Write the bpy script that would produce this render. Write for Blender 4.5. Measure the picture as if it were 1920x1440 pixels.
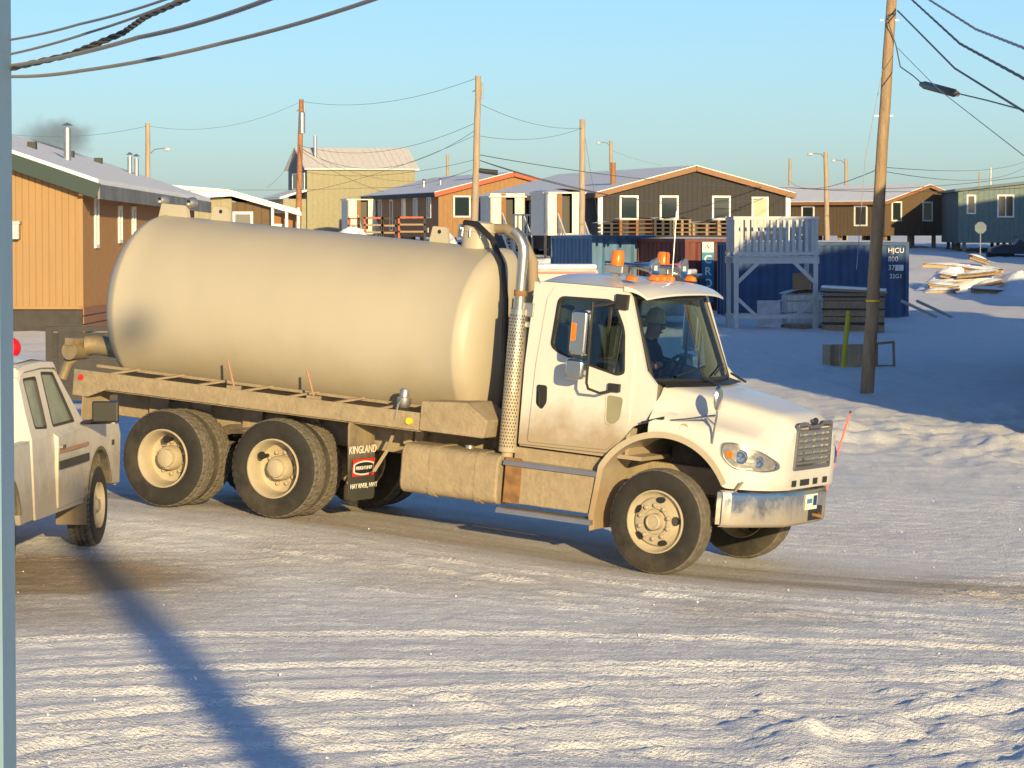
import bpy, bmesh, math, random
import numpy as np
from mathutils import Vector, Matrix
for o in list(bpy.data.objects): bpy.data.objects.remove(o)
S = bpy.context.scene; COL = S.collection
rad = math.radians; rng = random.Random(7); nrg = np.random.RandomState(5)

# ------------------------------------------------------------------ camera, sky, sun, exposure
FPX, HC = 6000.0, 3.4                      # focal length in photo pixels, eye height
PIT = math.atan((720-430)/FPX)
cam = bpy.data.cameras.new('camera'); camo = bpy.data.objects.new('camera', cam); COL.objects.link(camo)
cam.sensor_width = 36; cam.lens = 36*FPX/1920; cam.clip_end = 3000; cam.clip_start = .05
camo.location = (0, 0, HC); camo.rotation_euler = (rad(90)-PIT, 0, 0); S.camera = camo
SUN_AZ, SUN_EL = 13.5, 11.0                 # light travels away from the lens and to the left
w = bpy.data.worlds.new('World'); S.world = w; w.use_nodes = True
nt = w.node_tree; sky = nt.nodes.new('ShaderNodeTexSky'); sky.sky_type = 'NISHITA'; sky.sun_disc = False
sky.sun_elevation = rad(SUN_EL); sky.sun_rotation = rad(180-SUN_AZ); sky.air_density = .82; sky.dust_density = .6; sky.ozone_density = 4.0
nt.links.new(sky.outputs[0], nt.nodes['Background'].inputs[0]); nt.nodes['Background'].inputs[1].default_value = .116
sl = bpy.data.lights.new('sun', 'SUN'); sl.energy = 5.0; sl.angle = rad(.6); sl.color = (1.0, .75, .36)
so = bpy.data.objects.new('sun', sl); COL.objects.link(so)
a, e = rad(SUN_AZ), rad(SUN_EL)
LD = Vector((-math.sin(a)*math.cos(e), math.cos(a)*math.cos(e), -math.sin(e)))
so.rotation_euler = LD.to_track_quat('-Z', 'Y').to_euler(); so.location = (5, -20, 20)
S.view_settings.view_transform = 'Standard'; S.view_settings.look = 'None'; S.view_settings.gamma = 1
S.view_settings.use_curve_mapping = False; S.view_settings.exposure = .5
S.render.engine = 'CYCLES'

cp, sp = math.cos(PIT), math.sin(PIT)
def U(px, py, Y):
    """world point at depth Y that is seen at photo pixel (px,py)"""
    a = (px-960)/FPX; b = (720-py)/FPX
    d = Vector((a, cp+b*sp, -sp+b*cp)); t = Y/d.y
    return Vector((0, 0, HC))+d*t

# ------------------------------------------------------------------ materials
def mat(name, col, rough=.6, metal=0, var=.12, vs=4, bump=0, bs=30, dirt=None, dz=(0, 1), ds=3, dmax=.8, stretch=(1, 1, 1), spec=.5, groove=None):
    m = bpy.data.materials.new(name); m.use_nodes = True; n = m.node_tree.nodes; l = m.node_tree.links
    b = n['Principled BSDF']; b.inputs['Roughness'].default_value = rough; b.inputs['Metallic'].default_value = metal
    b.inputs['Specular IOR Level'].default_value = spec
    tc = n.new('ShaderNodeTexCoord'); mp = n.new('ShaderNodeMapping'); mp.inputs['Scale'].default_value = stretch
    l.new(tc.outputs['Object'], mp.inputs['Vector'])
    no = n.new('ShaderNodeTexNoise'); no.inputs['Scale'].default_value = vs; no.inputs['Detail'].default_value = 6
    l.new(mp.outputs[0], no.inputs['Vector'])
    mx = n.new('ShaderNodeMix'); mx.data_type = 'RGBA'
    c = np.array(col[:3])
    mx.inputs['A'].default_value = (*np.clip(c*(1-var*1.6), 0, 1), 1); mx.inputs['B'].default_value = (*np.clip(c*(1+var*1.6), 0, 1), 1)
    l.new(no.outputs['Fac'], mx.inputs['Factor']); out = mx.outputs['Result']
    if dirt is not None:
        sep = n.new('ShaderNodeSeparateXYZ'); l.new(tc.outputs['Object'], sep.inputs[0])
        mr = n.new('ShaderNodeMapRange'); mr.inputs['From Min'].default_value = dz[0]; mr.inputs['From Max'].default_value = dz[1]
        mr.inputs['To Min'].default_value = 1; mr.inputs['To Max'].default_value = 0; l.new(sep.outputs['Z'], mr.inputs['Value'])
        n2 = n.new('ShaderNodeTexNoise'); n2.inputs['Scale'].default_value = ds; n2.inputs['Detail'].default_value = 8; n2.inputs['Roughness'].default_value = .65
        l.new(tc.outputs['Object'], n2.inputs['Vector'])
        ad = n.new('ShaderNodeMath'); ad.operation = 'ADD'; l.new(mr.outputs[0], ad.inputs[0]); l.new(n2.outputs['Fac'], ad.inputs[1])
        m2 = n.new('ShaderNodeMapRange'); m2.inputs['From Min'].default_value = .75; m2.inputs['From Max'].default_value = 1.25
        m2.inputs['To Max'].default_value = dmax; l.new(ad.outputs[0], m2.inputs['Value'])
        mm = n.new('ShaderNodeMix'); mm.data_type = 'RGBA'; mm.inputs['B'].default_value = (*dirt, 1)
        l.new(m2.outputs[0], mm.inputs['Factor']); l.new(out, mm.inputs['A']); out = mm.outputs['Result']
        rr = n.new('ShaderNodeMix'); rr.data_type = 'FLOAT'; rr.inputs[2].default_value = rough; rr.inputs[3].default_value = .85
        l.new(m2.outputs[0], rr.inputs[0]); l.new(rr.outputs[0], b.inputs['Roughness'])
        if metal:
            r2 = n.new('ShaderNodeMix'); r2.data_type = 'FLOAT'; r2.inputs[2].default_value = metal; r2.inputs[3].default_value = 0
            l.new(m2.outputs[0], r2.inputs[0]); l.new(r2.outputs[0], b.inputs['Metallic'])
    l.new(out, b.inputs['Base Color'])
    hsrc = None
    if groove:
        ax, per = groove
        wv = n.new('ShaderNodeTexWave'); wv.wave_type = 'BANDS'; wv.bands_direction = ax; wv.inputs['Scale'].default_value = math.pi*2/per/20*1.0
        wv.wave_profile = 'SAW' ; l.new(tc.outputs['Object'], wv.inputs['Vector'])
        cr = n.new('ShaderNodeValToRGB'); cr.color_ramp.elements[0].position = .0; cr.color_ramp.elements[0].color = (0, 0, 0, 1)
        cr.color_ramp.elements[1].position = .14; cr.color_ramp.elements[1].color = (1, 1, 1, 1); l.new(wv.outputs['Fac'], cr.inputs[0]); hsrc = cr.outputs[0]
    if bump or groove:
        bp = n.new('ShaderNodeBump'); bp.inputs['Strength'].default_value = 1.0; bp.inputs['Distance'].default_value = bump if bump else .02
        if hsrc is not None: l.new(hsrc, bp.inputs['Height'])
        else:
            n3 = n.new('ShaderNodeTexNoise'); n3.inputs['Scale'].default_value = bs; n3.inputs['Detail'].default_value = 7
            l.new(mp.outputs[0], n3.inputs['Vector']); l.new(n3.outputs['Fac'], bp.inputs['Height'])
        l.new(bp.outputs[0], b.inputs['Normal'])
    return m
def glass(name, tint, gl=.25, rough=.03):
    m = bpy.data.materials.new(name); m.use_nodes = True; n = m.node_tree.nodes; l = m.node_tree.links; n.remove(n['Principled BSDF'])
    t = n.new('ShaderNodeBsdfTransparent'); t.inputs[0].default_value = (*tint, 1); g = n.new('ShaderNodeBsdfGlossy'); g.inputs['Roughness'].default_value = rough
    fr = n.new('ShaderNodeFresnel'); fr.inputs[0].default_value = 1.5
    ad = n.new('ShaderNodeMath'); ad.operation = 'MULTIPLY'; ad.inputs[1].default_value = 1+gl*4; l.new(fr.outputs[0], ad.inputs[0])
    mx = n.new('ShaderNodeMixShader'); l.new(ad.outputs[0], mx.inputs[0]); l.new(t.outputs[0], mx.inputs[1]); l.new(g.outputs[0], mx.inputs[2])
    l.new(mx.outputs[0], n['Material Output'].inputs[0]); return m
DUST = (.30, .235, .155)
M = dict(
 tank=mat('tank_paint', (.43, .39, .31), .45, var=.09, vs=1.2, dirt=(.34, .275, .18), dz=(1.0, 2.2), ds=1.5, dmax=.6, stretch=(1, 1, .3)),
 white=mat('cab_white', (.58, .57, .54), .25, var=.03, dirt=DUST, dz=(1.05, 1.75), ds=2.2, dmax=.92),
 hood=mat('hood_white', (.60, .59, .56), .22, var=.02, dirt=DUST, dz=(.6, 1.2), ds=3, dmax=.5),
 dusty=mat('dusty_frame', (.30, .24, .16), .9, var=.2, vs=9, bump=.01, bs=25),
 dark=mat('dark_frame', (.05, .045, .04), .8, var=.3, dirt=DUST, dz=(0, 1.5), ds=5, dmax=.6),
 black=mat('black_plastic', (.02, .02, .02), .5, var=.2),
 rubber=mat('tyre_rubber', (.022, .02, .018), .8, var=.3, vs=12, dirt=(.13, .105, .07), dz=(-.9, .1), ds=6, dmax=.4, bump=.004, bs=60),
 tread=mat('tread_rubber', (.12, .105, .085), .9, var=.4, vs=14),
 rim=mat('dusty_rim', (.40, .34, .24), .7, var=.15, vs=7, bump=.004, bs=30),
 chrome=mat('chrome', (.6, .6, .6), .22, 1, var=.08, dirt=DUST, dz=(.35, 1.0), ds=5, dmax=.85),
 chromec=mat('clean_chrome', (.62, .61, .58), .16, 1, var=.05),
 stack=mat('exhaust_chrome', (.55, .51, .44), .3, .9, var=.15, vs=8, dirt=(.36, .30, .21), dz=(.8, 3.0), ds=6, dmax=.85),
 orange=mat('amber_lens', (.85, .17, .01), .25, var=.05),
 yellow=mat('yellow_lens', (.8, .55, .02), .4),
 red=mat('red_paint', (.6, .03, .02), .5), pink=mat('fluorescent_rod', (.9, .12, .10), .5),
 lens=mat('lamp_chrome', (.8, .8, .8), .08, 1, var=.1, vs=14), flap=mat('mudflap', (.045, .045, .04), .75, var=.2, dirt=(.30, .235, .155), dz=(1.25, .35), ds=3, dmax=.95),
 wlet=mat('white_print', (.75, .72, .66), .7), seat=mat('seat_cloth', (.05, .05, .055), .9),
 skin=mat('skin', (.5, .27, .19), .6), jacket=mat('jacket', (.025, .025, .03), .85), hat=mat('knit_hat', (.55, .5, .2), .9, bump=.01, bs=60),
 snow=mat('snow', (.80, .83, .88), .75, var=.04, vs=1.5, bump=.05, bs=6),
 wood=mat('weathered_wood', (.30, .21, .13), .85, var=.35, vs=6, stretch=(6, 6, .6), bump=.006, bs=40),
 pole=mat('pole_wood', (.40, .26, .14), .85, var=.45, vs=3, stretch=(5, 5, .5), bump=.02, bs=14),
 poled=mat('grey_pole_wood', (.34, .27, .20), .9, var=.3, vs=3, stretch=(5, 5, .5)),
 greyw=mat('grey_painted_wood', (.50, .52, .53), .8, var=.1, vs=5), wire=mat('cable', (.09, .09, .10), .6), wirel=mat('bare_cable', (.30, .30, .33), .5),
 yel=mat('yellow_house_siding', (.32, .20, .095), .85, var=.1, vs=3, stretch=(1, 1, .2)), yelb=mat('tan_house_side', (.36, .19, .07), .85, var=.1, groove=('Y', .2)),
 green=mat('green_fascia', (.010, .034, .034), .6), greyf=mat('stained_fascia', (.17, .18, .19), .7, var=.5, vs=1.2), brownt=mat('brown_trim', (.28, .13, .06), .8),
 trimw=mat('white_trim', (.78, .77, .72), .6), darkh=mat('charcoal_siding', (.032, .031, .033), .8, var=.1, groove=('X', .25)), orh=mat('orange_siding', (.30, .165, .07), .85, groove=('X', .3)),
 olive=mat('olive_siding', (.29, .265, .17), .85, groove=('X', .4)), blue_shaded=mat('shadow_grey_blue', (.13, .17, .2), .85), stakep=mat('dusty_pink_stake', (.36, .20, .13), .8), brownh=mat('brown_siding', (.12, .08, .045), .85, groove=('X', .3)),  # grey-blue holds the shadow-side tone of the olive gable in its colour
 teal=mat('teal_siding', (.15, .20, .19), .85, groove=('X', .3)), redf=mat('red_fascia', (.40, .075, .03), .6), glassd=mat('dark_window', (.02, .03, .035), .08, spec=.8),
 metalroof=mat('metal_roof', (.62, .60, .60), .5, groove=('X', .45)), porch=mat('porch_white', (.66, .64, .58), .8), brn=mat('brown_door', (.24, .11, .04), .7),
 cblue=mat('container_blue', (.012, .055, .15), .6, var=.35, vs=2), clblue=mat('container_light_blue', (.06, .15, .28), .6, var=.4, vs=2, stretch=(3, 3, .4)), cred=mat('container_red', (.13, .03, .025), .65, var=.4, vs=2, stretch=(3, 3, .4)),
 sign=mat('sign_blue', (.01, .18, .32), .5), frost=mat('frosty', (.5, .53, .6), .8, var=.3), galv=mat('galvanised', (.45, .45, .45), .4, .8), ply=mat('plywood', (.42, .32, .2), .8, var=.2),
 blueg=mat('blue_grey_paint', (.17, .29, .42), .7, var=.06), pwhite=mat('pickup_white', (.60, .575, .53), .4, var=.1, vs=3, dirt=(.27, .235, .19), dz=(.3, 1.5), ds=3, dmax=.85),
 smokep=None, shade=mat('fence_grey', (.045, .042, .042), .8, var=.3), redb=mat('red_buoy', (.75, .01, .02), .4), glow=mat('lamp_glass', (.6, .6, .55), .2),
 ywood=mat('yellow_stake', (.55, .48, .03), .6), interior=mat('cab_trim', (.16, .15, .13), .8), carb=mat('car_dark', (.05, .06, .08), .3), ice=mat('tote_plastic', (.55, .58, .6), .6))
GL = glass('windshield_glass', (.78, .88, .86)); GLs = glass('side_glass', (.62, .74, .64)); GLp = mat('frosted_window', (.22, .27, .23), .35, var=.25, vs=8)

# ------------------------------------------------------------------ mesh helpers
class MB:
    def __init__(s): s.v = []; s.f = []
    def add(s, vs, fs):
        k = len(s.v); s.v += [tuple(x) for x in vs]; s.f += [tuple(i+k for i in f) for f in fs]; return s
    def box(s, c, d, R=None):
        hx, hy, hz = d[0]/2, d[1]/2, d[2]/2
        vs = [Vector((x, y, z)) for x in (-hx, hx) for y in (-hy, hy) for z in (-hz, hz)]
        if R is not None: vs = [R @ v for v in vs]
        c = Vector(c)
        return s.add([v+c for v in vs], [(0, 1, 3, 2), (4, 6, 7, 5), (0, 4, 5, 1), (2, 3, 7, 6), (0, 2, 6, 4), (1, 5, 7, 3)])
    def b2(s, lo, hi): return s.box([(lo[i]+hi[i])/2 for i in range(3)], [abs(hi[i]-lo[i]) for i in range(3)])
    def bar(s, p, q, w, h=None, up=(0, 0, 1)):
        p, q = Vector(p), Vector(q); d = q-p; L = d.length; d.normalize(); u = Vector(up)
        if abs(d.dot(u)) > .98: u = Vector((1, 0, 0))
        r = d.cross(u).normalized(); u = r.cross(d); R = Matrix((d, r, u)).transposed()
        return s.box((p+q)/2, (L, w, h or w), R)
    def tube(s, pts, r, n=8, cap=True):
        pts = [Vector(p) for p in pts]; rs = r if isinstance(r, (list, tuple)) else [r]*len(pts); vs = []; up = None
        for i, p in enumerate(pts):
            d = (pts[min(i+1, len(pts)-1)]-pts[max(i-1, 0)]).normalized()
            if up is None: up = Vector((0, 0, 1)) if abs(d.z) < .9 else Vector((1, 0, 0))
            r_ = d.cross(up).normalized(); up = r_.cross(d).normalized()
            vs += [p+(r_*math.cos(t)+up*math.sin(t))*rs[i] for t in (2*math.pi*k/n for k in range(n))]
        fs = [(i*n+k, i*n+(k+1) % n, (i+1)*n+(k+1) % n, (i+1)*n+k) for i in range(len(pts)-1) for k in range(n)]
        if cap: fs += [tuple(range(n))[::-1], tuple(range((len(pts)-1)*n, len(pts)*n))]
        return s.add(vs, fs)
    def lathe(s, prof, n=32, c=(0, 0, 0), ax='y', close=False):
        """prof: (along axis, radius)"""
        vs = []
        for (h, r) in prof:
            for k in range(n):
                t = 2*math.pi*k/n; q = (r*math.cos(t), r*math.sin(t))
                p = {'y': (q[0], h, q[1]), 'z': (q[0], q[1], h), 'x': (h, q[0], q[1])}[ax]
                vs.append((p[0]+c[0], p[1]+c[1], p[2]+c[2]))
        m = len(prof); fs = [(i*n+k, i*n+(k+1) % n, (i+1)*n+(k+1) % n, (i+1)*n+k) for i in range(m-1) for k in range(n)]
        if prof[0][1] > 1e-4 and close: fs.append(tuple(range(n))[::-1])
        if prof[-1][1] > 1e-4 and close: fs.append(tuple(range((m-1)*n, m*n)))
        return s.add(vs, fs)
    def grid(s, P):
        """P: rows of points"""
        n = len(P[0]); k = [p for r in P for p in r]
        return s.add(k, [(i*n+j, i*n+j+1, (i+1)*n+j+1, (i+1)*n+j) for i in range(len(P)-1) for j in range(n-1)])
    def prism(s, poly, f0, f1):
        """poly 2d -> f(a,b) gives 3d at both faces"""
        n = len(poly); vs = [f0(*p) for p in poly]+[f1(*p) for p in poly]
        return s.add(vs, [tuple(range(n))[::-1], tuple(range(n, 2*n))]+[(i, (i+1) % n, (i+1) % n+n, i+n) for i in range(n)])
    def ring(s, outer, inner, f0, f1, n=56):
        cx = sum(p[0] for p in inner)/len(inner); cy = sum(p[1] for p in inner)/len(inner)
        def cast(poly, t):
            dx, dy = math.cos(t), math.sin(t); best = 0
            for i in range(len(poly)):
                x1, y1 = poly[i][0]-cx, poly[i][1]-cy; x2, y2 = poly[(i+1) % len(poly)][0]-cx, poly[(i+1) % len(poly)][1]-cy
                den = dx*(y2-y1)-dy*(x2-x1)
                if abs(den) < 1e-9: continue
                r = (x1*(y2-y1)-y1*(x2-x1))/den; u = (x1*dy-y1*dx)/den
                if r > 0 and -1e-6 <= u <= 1+1e-6: best = max(best, r)
            return (cx+dx*best, cy+dy*best)
        angs = sorted([2*math.pi*k/n for k in range(n)]+[math.atan2(p[1]-cy, p[0]-cx) % (2*math.pi) for p in list(outer)+list(inner)])
        o = [cast(outer, t) for t in angs]; i_ = [cast(inner, t) for t in angs]; n = len(angs)
        vs = [f0(*p) for p in o]+[f0(*p) for p in i_]+[f1(*p) for p in o]+[f1(*p) for p in i_]; fs = []
        for k in range(n):
            j = (k+1) % n
            fs += [(k, j, n+j, n+k), (2*n+k, 3*n+k, 3*n+j, 2*n+j), (k, 2*n+k, 2*n+j, j), (n+k, n+j, 3*n+j, 3*n+k)]
        return s.add(vs, fs)
    def build(s, name, m, parent=None, smooth=False, bev=0, loc=None, fix=True):
        me = bpy.data.meshes.new(name); me.from_pydata(s.v, [], s.f); me.validate()
        if fix:
            bm = bmesh.new(); bm.from_mesh(me); bmesh.ops.recalc_face_normals(bm, faces=bm.faces); bm.to_mesh(me); bm.free()
        me.materials.append(m if not isinstance(m, str) else M[m])
        if smooth:
            me.shade_smooth(); me.set_sharp_from_angle(angle=rad(38))
        o = bpy.data.objects.new(name, me); COL.objects.link(o)
        if parent is not None: o.parent = parent
        if loc is not None: o.location = loc
        if bev:
            b = o.modifiers.new('bevel', 'BEVEL'); b.width = bev; b.segments = 2; b.limit_method = 'ANGLE'; b.angle_limit = rad(35)
        return o
def root(name, label, cat, mtx=None, loc=None, rz=0, group=None):
    o = bpy.data.objects.new(name, None); COL.objects.link(o); o.empty_display_size = .2
    if mtx is not None: o.matrix_world = mtx
    if loc is not None: o.location = loc; o.rotation_euler = (0, 0, rz)
    return tag(o, label, cat, group)
def tag(o, label, cat, group=None):
    o['label'] = label; o['category'] = cat
    if group: o['group'] = group
    return o
def dup(o, parent=None):
    c = o.copy(); COL.objects.link(c); c.parent = parent
    for ch in o.children: dup(ch, c)
    return c
def text(body, size, m, parent, name='lettering', ext=.002, mtx=None, bold=0):
    cu = bpy.data.curves.new('t', 'FONT'); cu.body = body; cu.size = size; cu.extrude = ext; cu.align_x = 'CENTER'; cu.align_y = 'CENTER'; cu.offset = bold
    t = bpy.data.objects.new('t', cu); COL.objects.link(t); dg = bpy.context.evaluated_depsgraph_get()
    me = bpy.data.meshes.new_from_object(t.evaluated_get(dg)); bpy.data.objects.remove(t)
    me.materials.clear(); me.materials.append(M[m]); o = bpy.data.objects.new(name, me); COL.objects.link(o); o.parent = parent
    if mtx is not None: o.matrix_local = mtx
    return o
def arc(c, r, a0, a1, n): return [(c[0]+r*math.cos(rad(a0+(a1-a0)*i/n)), c[1]+r*math.sin(rad(a0+(a1-a0)*i/n))) for i in range(n+1)]
def rpoly(pts, r=.05, n=4):
    out = []
    for i, p in enumerate(pts):
        p = Vector(p); a = Vector(pts[i-1]); b = Vector(pts[(i+1) % len(pts)])
        d1 = (a-p); d2 = (b-p); k = min(r, d1.length*.45, d2.length*.45); p1 = p+d1.normalized()*k; p2 = p+d2.normalized()*k
        for j in range(n+1):
            t = j/n; q = p1*(1-t)**2+p*2*t*(1-t)+p2*t*t; out.append((q.x, q.y))
    return out

# ------------------------------------------------------------------ truck frame (pose found from the wheels in the photograph)
yaw, pit, rol = rad(27.19), rad(4.9), rad(-.88)
TX = Vector((math.cos(yaw)*math.cos(pit), -math.sin(yaw)*math.cos(pit), -math.sin(pit))); TY = Vector((math.sin(yaw), math.cos(yaw), 0)); TZ = TX.cross(TY)
TY, TZ = TY*math.cos(rol)+TZ*math.sin(rol), TZ*math.cos(rol)-TY*math.sin(rol)
TO = Vector((1.911, 32.407, -.012))
TM = Matrix(((TX.x, TY.x, TZ.x, TO.x), (TX.y, TY.y, TZ.y, TO.y), (TX.z, TY.z, TZ.z, TO.z), (0, 0, 0, 1)))
WB = 5.085
def TW(x, y, z): return TM @ Vector((x, y, z))

# ------------------------------------------------------------------ ground
def vnoise(x, y, seed=0):
    xi = np.floor(x).astype(np.int64); yi = np.floor(y).astype(np.int64); fx = x-xi; fy = y-yi
    def h(a, b):
        n = (a*374761393+b*668265263+seed*1442695041) & 0x7fffffff; n = ((n ^ (n >> 13))*1274126177) & 0x7fffffff
        return ((n ^ (n >> 16)) & 0xffff)/65535.0
    fx = fx*fx*(3-2*fx); fy = fy*fy*(3-2*fy)
    return (h(xi, yi)*(1-fx)+h(xi+1, yi)*fx)*(1-fy)+(h(xi, yi+1)*(1-fx)+h(xi+1, yi+1)*fx)*fy
def fbm(x, y, o=4, seed=0):
    s = 0; a = .5
    for i in range(o): s = s+a*vnoise(x*2**i, y*2**i, seed+i); a *= .5
    return s
cps = []
for lx, ly, dz in ((0, -1.05, 0), (0, 1.05, 0), (-WB+.685, -1.05, 0), (-WB+.685, 1.05, 0), (-WB-.685, -1.05, -.055), (-WB-.685, 1.05, -.055)):
    p = TW(lx, ly, dz); cps.append((p.x, p.y, p.z))
cps += [(-4.2, 31.5, .27), (-5.6, 28, .22), (7, 62.5, .15), (7.1, 98, .34), (13.8, 108, .41), (2.3, 158, 1.8), (25, 200, 2.2), (-4.6, 200, 2.3), (-10, 75, .95), (10, 74, .22), (20, 141, .75), (0, 20, 0), (-3.5, 20, .06), (4, 20, -.03), (6, 30, -.08),
        (0, 0, -.3), (0, -30, -.4), (150, 400, 4), (-150, 400, 4), (-60, 100, 1.2), (60, 100, .5), (-40, 30, .4), (40, 30, -.1), (0, 300, 3), (60, 250, 2.6), (-60, 250, 2.8), (150, 100, .8), (-150, 100, 1.4), (150, -50, 0), (-150, -50, 0), (0, 600, 4), (500, 600, 4), (-500, 600, 4), (500, -100, 0), (-500, -100, 0)]
cps = np.array(cps)
def tps(r): return np.where(r > 1e-9, r*r*np.log(r+1e-12), 0)
SC = 30.0
A = np.array(cps[:, :2])/SC; n_ = len(A)
K = tps(np.linalg.norm(A[:, None]-A[None], axis=2))+np.eye(n_)*2e-4; Pm = np.hstack([np.ones((n_, 1)), A])
sol = np.linalg.solve(np.block([[K, Pm], [Pm.T, np.zeros((3, 3))]]), np.concatenate([cps[:, 2], np.zeros(3)]))
def terrain(x, y):
    x = np.asarray(x, float)/SC; y = np.asarray(y, float)/SC; z = sol[n_]+sol[n_+1]*x+sol[n_+2]*y
    for i in range(n_): z = z+sol[i]*tps(np.hypot(x-A[i, 0], y-A[i, 1]))
    return z
def gz(x, y): return float(terrain(np.array([x]), np.array([y]))[0])
def seg(lst):
    out = []
    for a, b, st in lst: out += list(np.arange(a, b, st))
    return np.array(out)
xs = np.concatenate([seg([(-500, -100, 60), (-100, -20, 6), (-20, -6, .4)]), seg([(-6, 9.5, .045)]), seg([(9.5, 34, .35), (34, 100, 5), (100, 501, 60)])])
ys = np.concatenate([seg([(-200, -20, 20), (-20, 17, 1.5)]), seg([(17, 40, .055), (40, 80, .14), (80, 210, 1.2), (210, 400, 12), (400, 901, 60)])])
GX, GY = np.meshgrid(xs, ys); Zb = terrain(GX, GY)
# truck-frame coordinates on the ground
dx, dy = GX-TO.x, GY-TO.y; lx = dx*math.cos(yaw)-dy*math.sin(yaw); ly = dx*math.sin(yaw)+dy*math.cos(yaw)
near = np.clip((90-GY)/30, 0, 1)*np.clip((GY-10)/6, 0, 1)
D = np.zeros_like(Zb)
# curved wheel ruts sweeping round in front of the camera
rA = np.hypot(GX-2.2, GY-13.5); tA = np.arctan2(GY-13.5, GX-2.2)*.62
wob = fbm(tA*3, rA*.25, 3, 11)*1.6
st = fbm(tA*2.2+7, (rA+wob)*4.2, 4, 3); st2 = fbm(tA*5, (rA+wob)*11, 3, 23)
mA = np.clip((27.5-GY+.25*GX)/4, 0, 1)
rg = (1-np.abs(2*fbm(tA*1.6+3, (rA+wob)*2.6, 3, 33)-.94)*2.2).clip(0, 1)**5; rg2 = (1-np.abs(2*fbm(lx*.12+9, ly*2.2, 3, 37)-.94)*2.2).clip(0, 1)**5
brk = fbm(GX*2.2, GY*2.2, 3, 39); fade = np.clip((44-GY)/8, 0, 1)
D += fade*np.clip(brk*2.6-.75, 0, 1)*(rg*mA*.035+rg2*np.clip(1-np.abs(ly+1.5)/5, 0, 1)*.07*np.clip((lx+6)/3, 0, 1))
def track(d, u): return -.02*np.exp(-(d/.12)**4)*(1+.35*np.sin(u*38))+.015*np.exp(-((np.abs(d)-.18)/.055)**2)*(.4+1.2*brk)
wig = (fbm(GX*.25, GY*.25, 2, 43)-.5)*1.2
for cx, cy, rr in ((2.4, 15.5, 5.6), (2.4, 15.5, 7.3), (1.2, 14.0, 10.6), (1.2, 14.0, 12.3), (3.6, 13.0, 9.2), (3.6, 13.0, 10.9), (-1.5, 15.5, 5.6), (-1.5, 15.5, 7.3)):
    d_ = np.hypot(GX-cx, GY-cy)-rr+wig*.5; D += fade*np.clip((GY-16)/2, 0, 1)*track(d_, np.arctan2(GY-cy, GX-cx)*rr)*1.1
for off in (-3.4, -2.9, -1.6, -.9, .95, 1.3, 2.6):
    d_ = ly-off+wig*.6+.012*(lx-2)**2*(.4 if off < 0 else -.2); D += fade*np.clip((np.abs(lx+2.5)-4.2)/1.5, 0, 1)*track(d_, lx)*.9
D += mA*((st-.47)*.055+(st2-.45)*.04)*(.55+.9*fbm(GX*.35, GY*.2, 3, 41))
# straight ruts along the truck's course
st3 = fbm(lx*.35, ly*4.5, 4, 51); mB = np.clip(1-np.abs(ly+.3)/3.2, 0, 1)*np.clip((lx+9)/3, 0, 1)
D += mB*(st3-.47)*.09
# churned snow, banks at the roadside
lump = fbm(GX*1.6, GY*1.1, 5, 61); ch = np.clip((lump-.5)*4, 0, 1)
bank = np.clip(1-np.abs(GY-(57-.9*GX))/9, 0, 1)*np.clip((GX-2)/2, 0, 1)*np.clip((GY-37)/6, 0, 1)
D += bank*(lump-.40)*.42+np.clip((GX*.5+23.8-GY)/2, 0, 1)*np.clip((GX+.5)/2.5, 0, 1)*np.clip((lump-.49), 0, 1)*.34
D += near*((fbm(GX*4, GY*3, 3, 71)-.45)*.022+(fbm(tA*22, (rA+wob)*7, 3, 77)-.45)*.02+(fbm(GX*15, GY*10, 2, 81)-.4)*.024)+((fbm(GX*.5, GY*.4, 3, 91)-.45)*.16+(fbm(GX*1.7, GY*.5, 4, 95)-.45)*.14)*np.clip((GY-36)/10, 0, 1)
calm = np.clip(1-np.maximum(np.abs(ly)-1.6, 0)/.7, 0, 1)*np.clip(1-np.maximum(np.abs(lx+2.6)-4.8, 0)/1.0, 0, 1)
D = D*(1-.8*calm)
Z = Zb+D
nyy, nxx = Z.shape
gme = bpy.data.meshes.new('ground'); V = np.stack([GX, GY, Z], -1).reshape(-1, 3)
I = np.arange(nyy*nxx).reshape(nyy, nxx); Q = np.stack([I[:-1, :-1], I[:-1, 1:], I[1:, 1:], I[1:, :-1]], -1).reshape(-1, 4)
gme.vertices.add(len(V)); gme.vertices.foreach_set('co', V.ravel()); gme.loops.add(Q.size); gme.loops.foreach_set('vertex_index', Q.ravel().astype(np.int32))
gme.polygons.add(len(Q)); gme.polygons.foreach_set('loop_start', np.arange(0, Q.size, 4, dtype=np.int32)); gme.polygons.foreach_set('loop_total', np.full(len(Q), 4, np.int32))
gme.polygons.foreach_set('use_smooth', np.ones(len(Q), bool)); gme.update()
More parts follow.
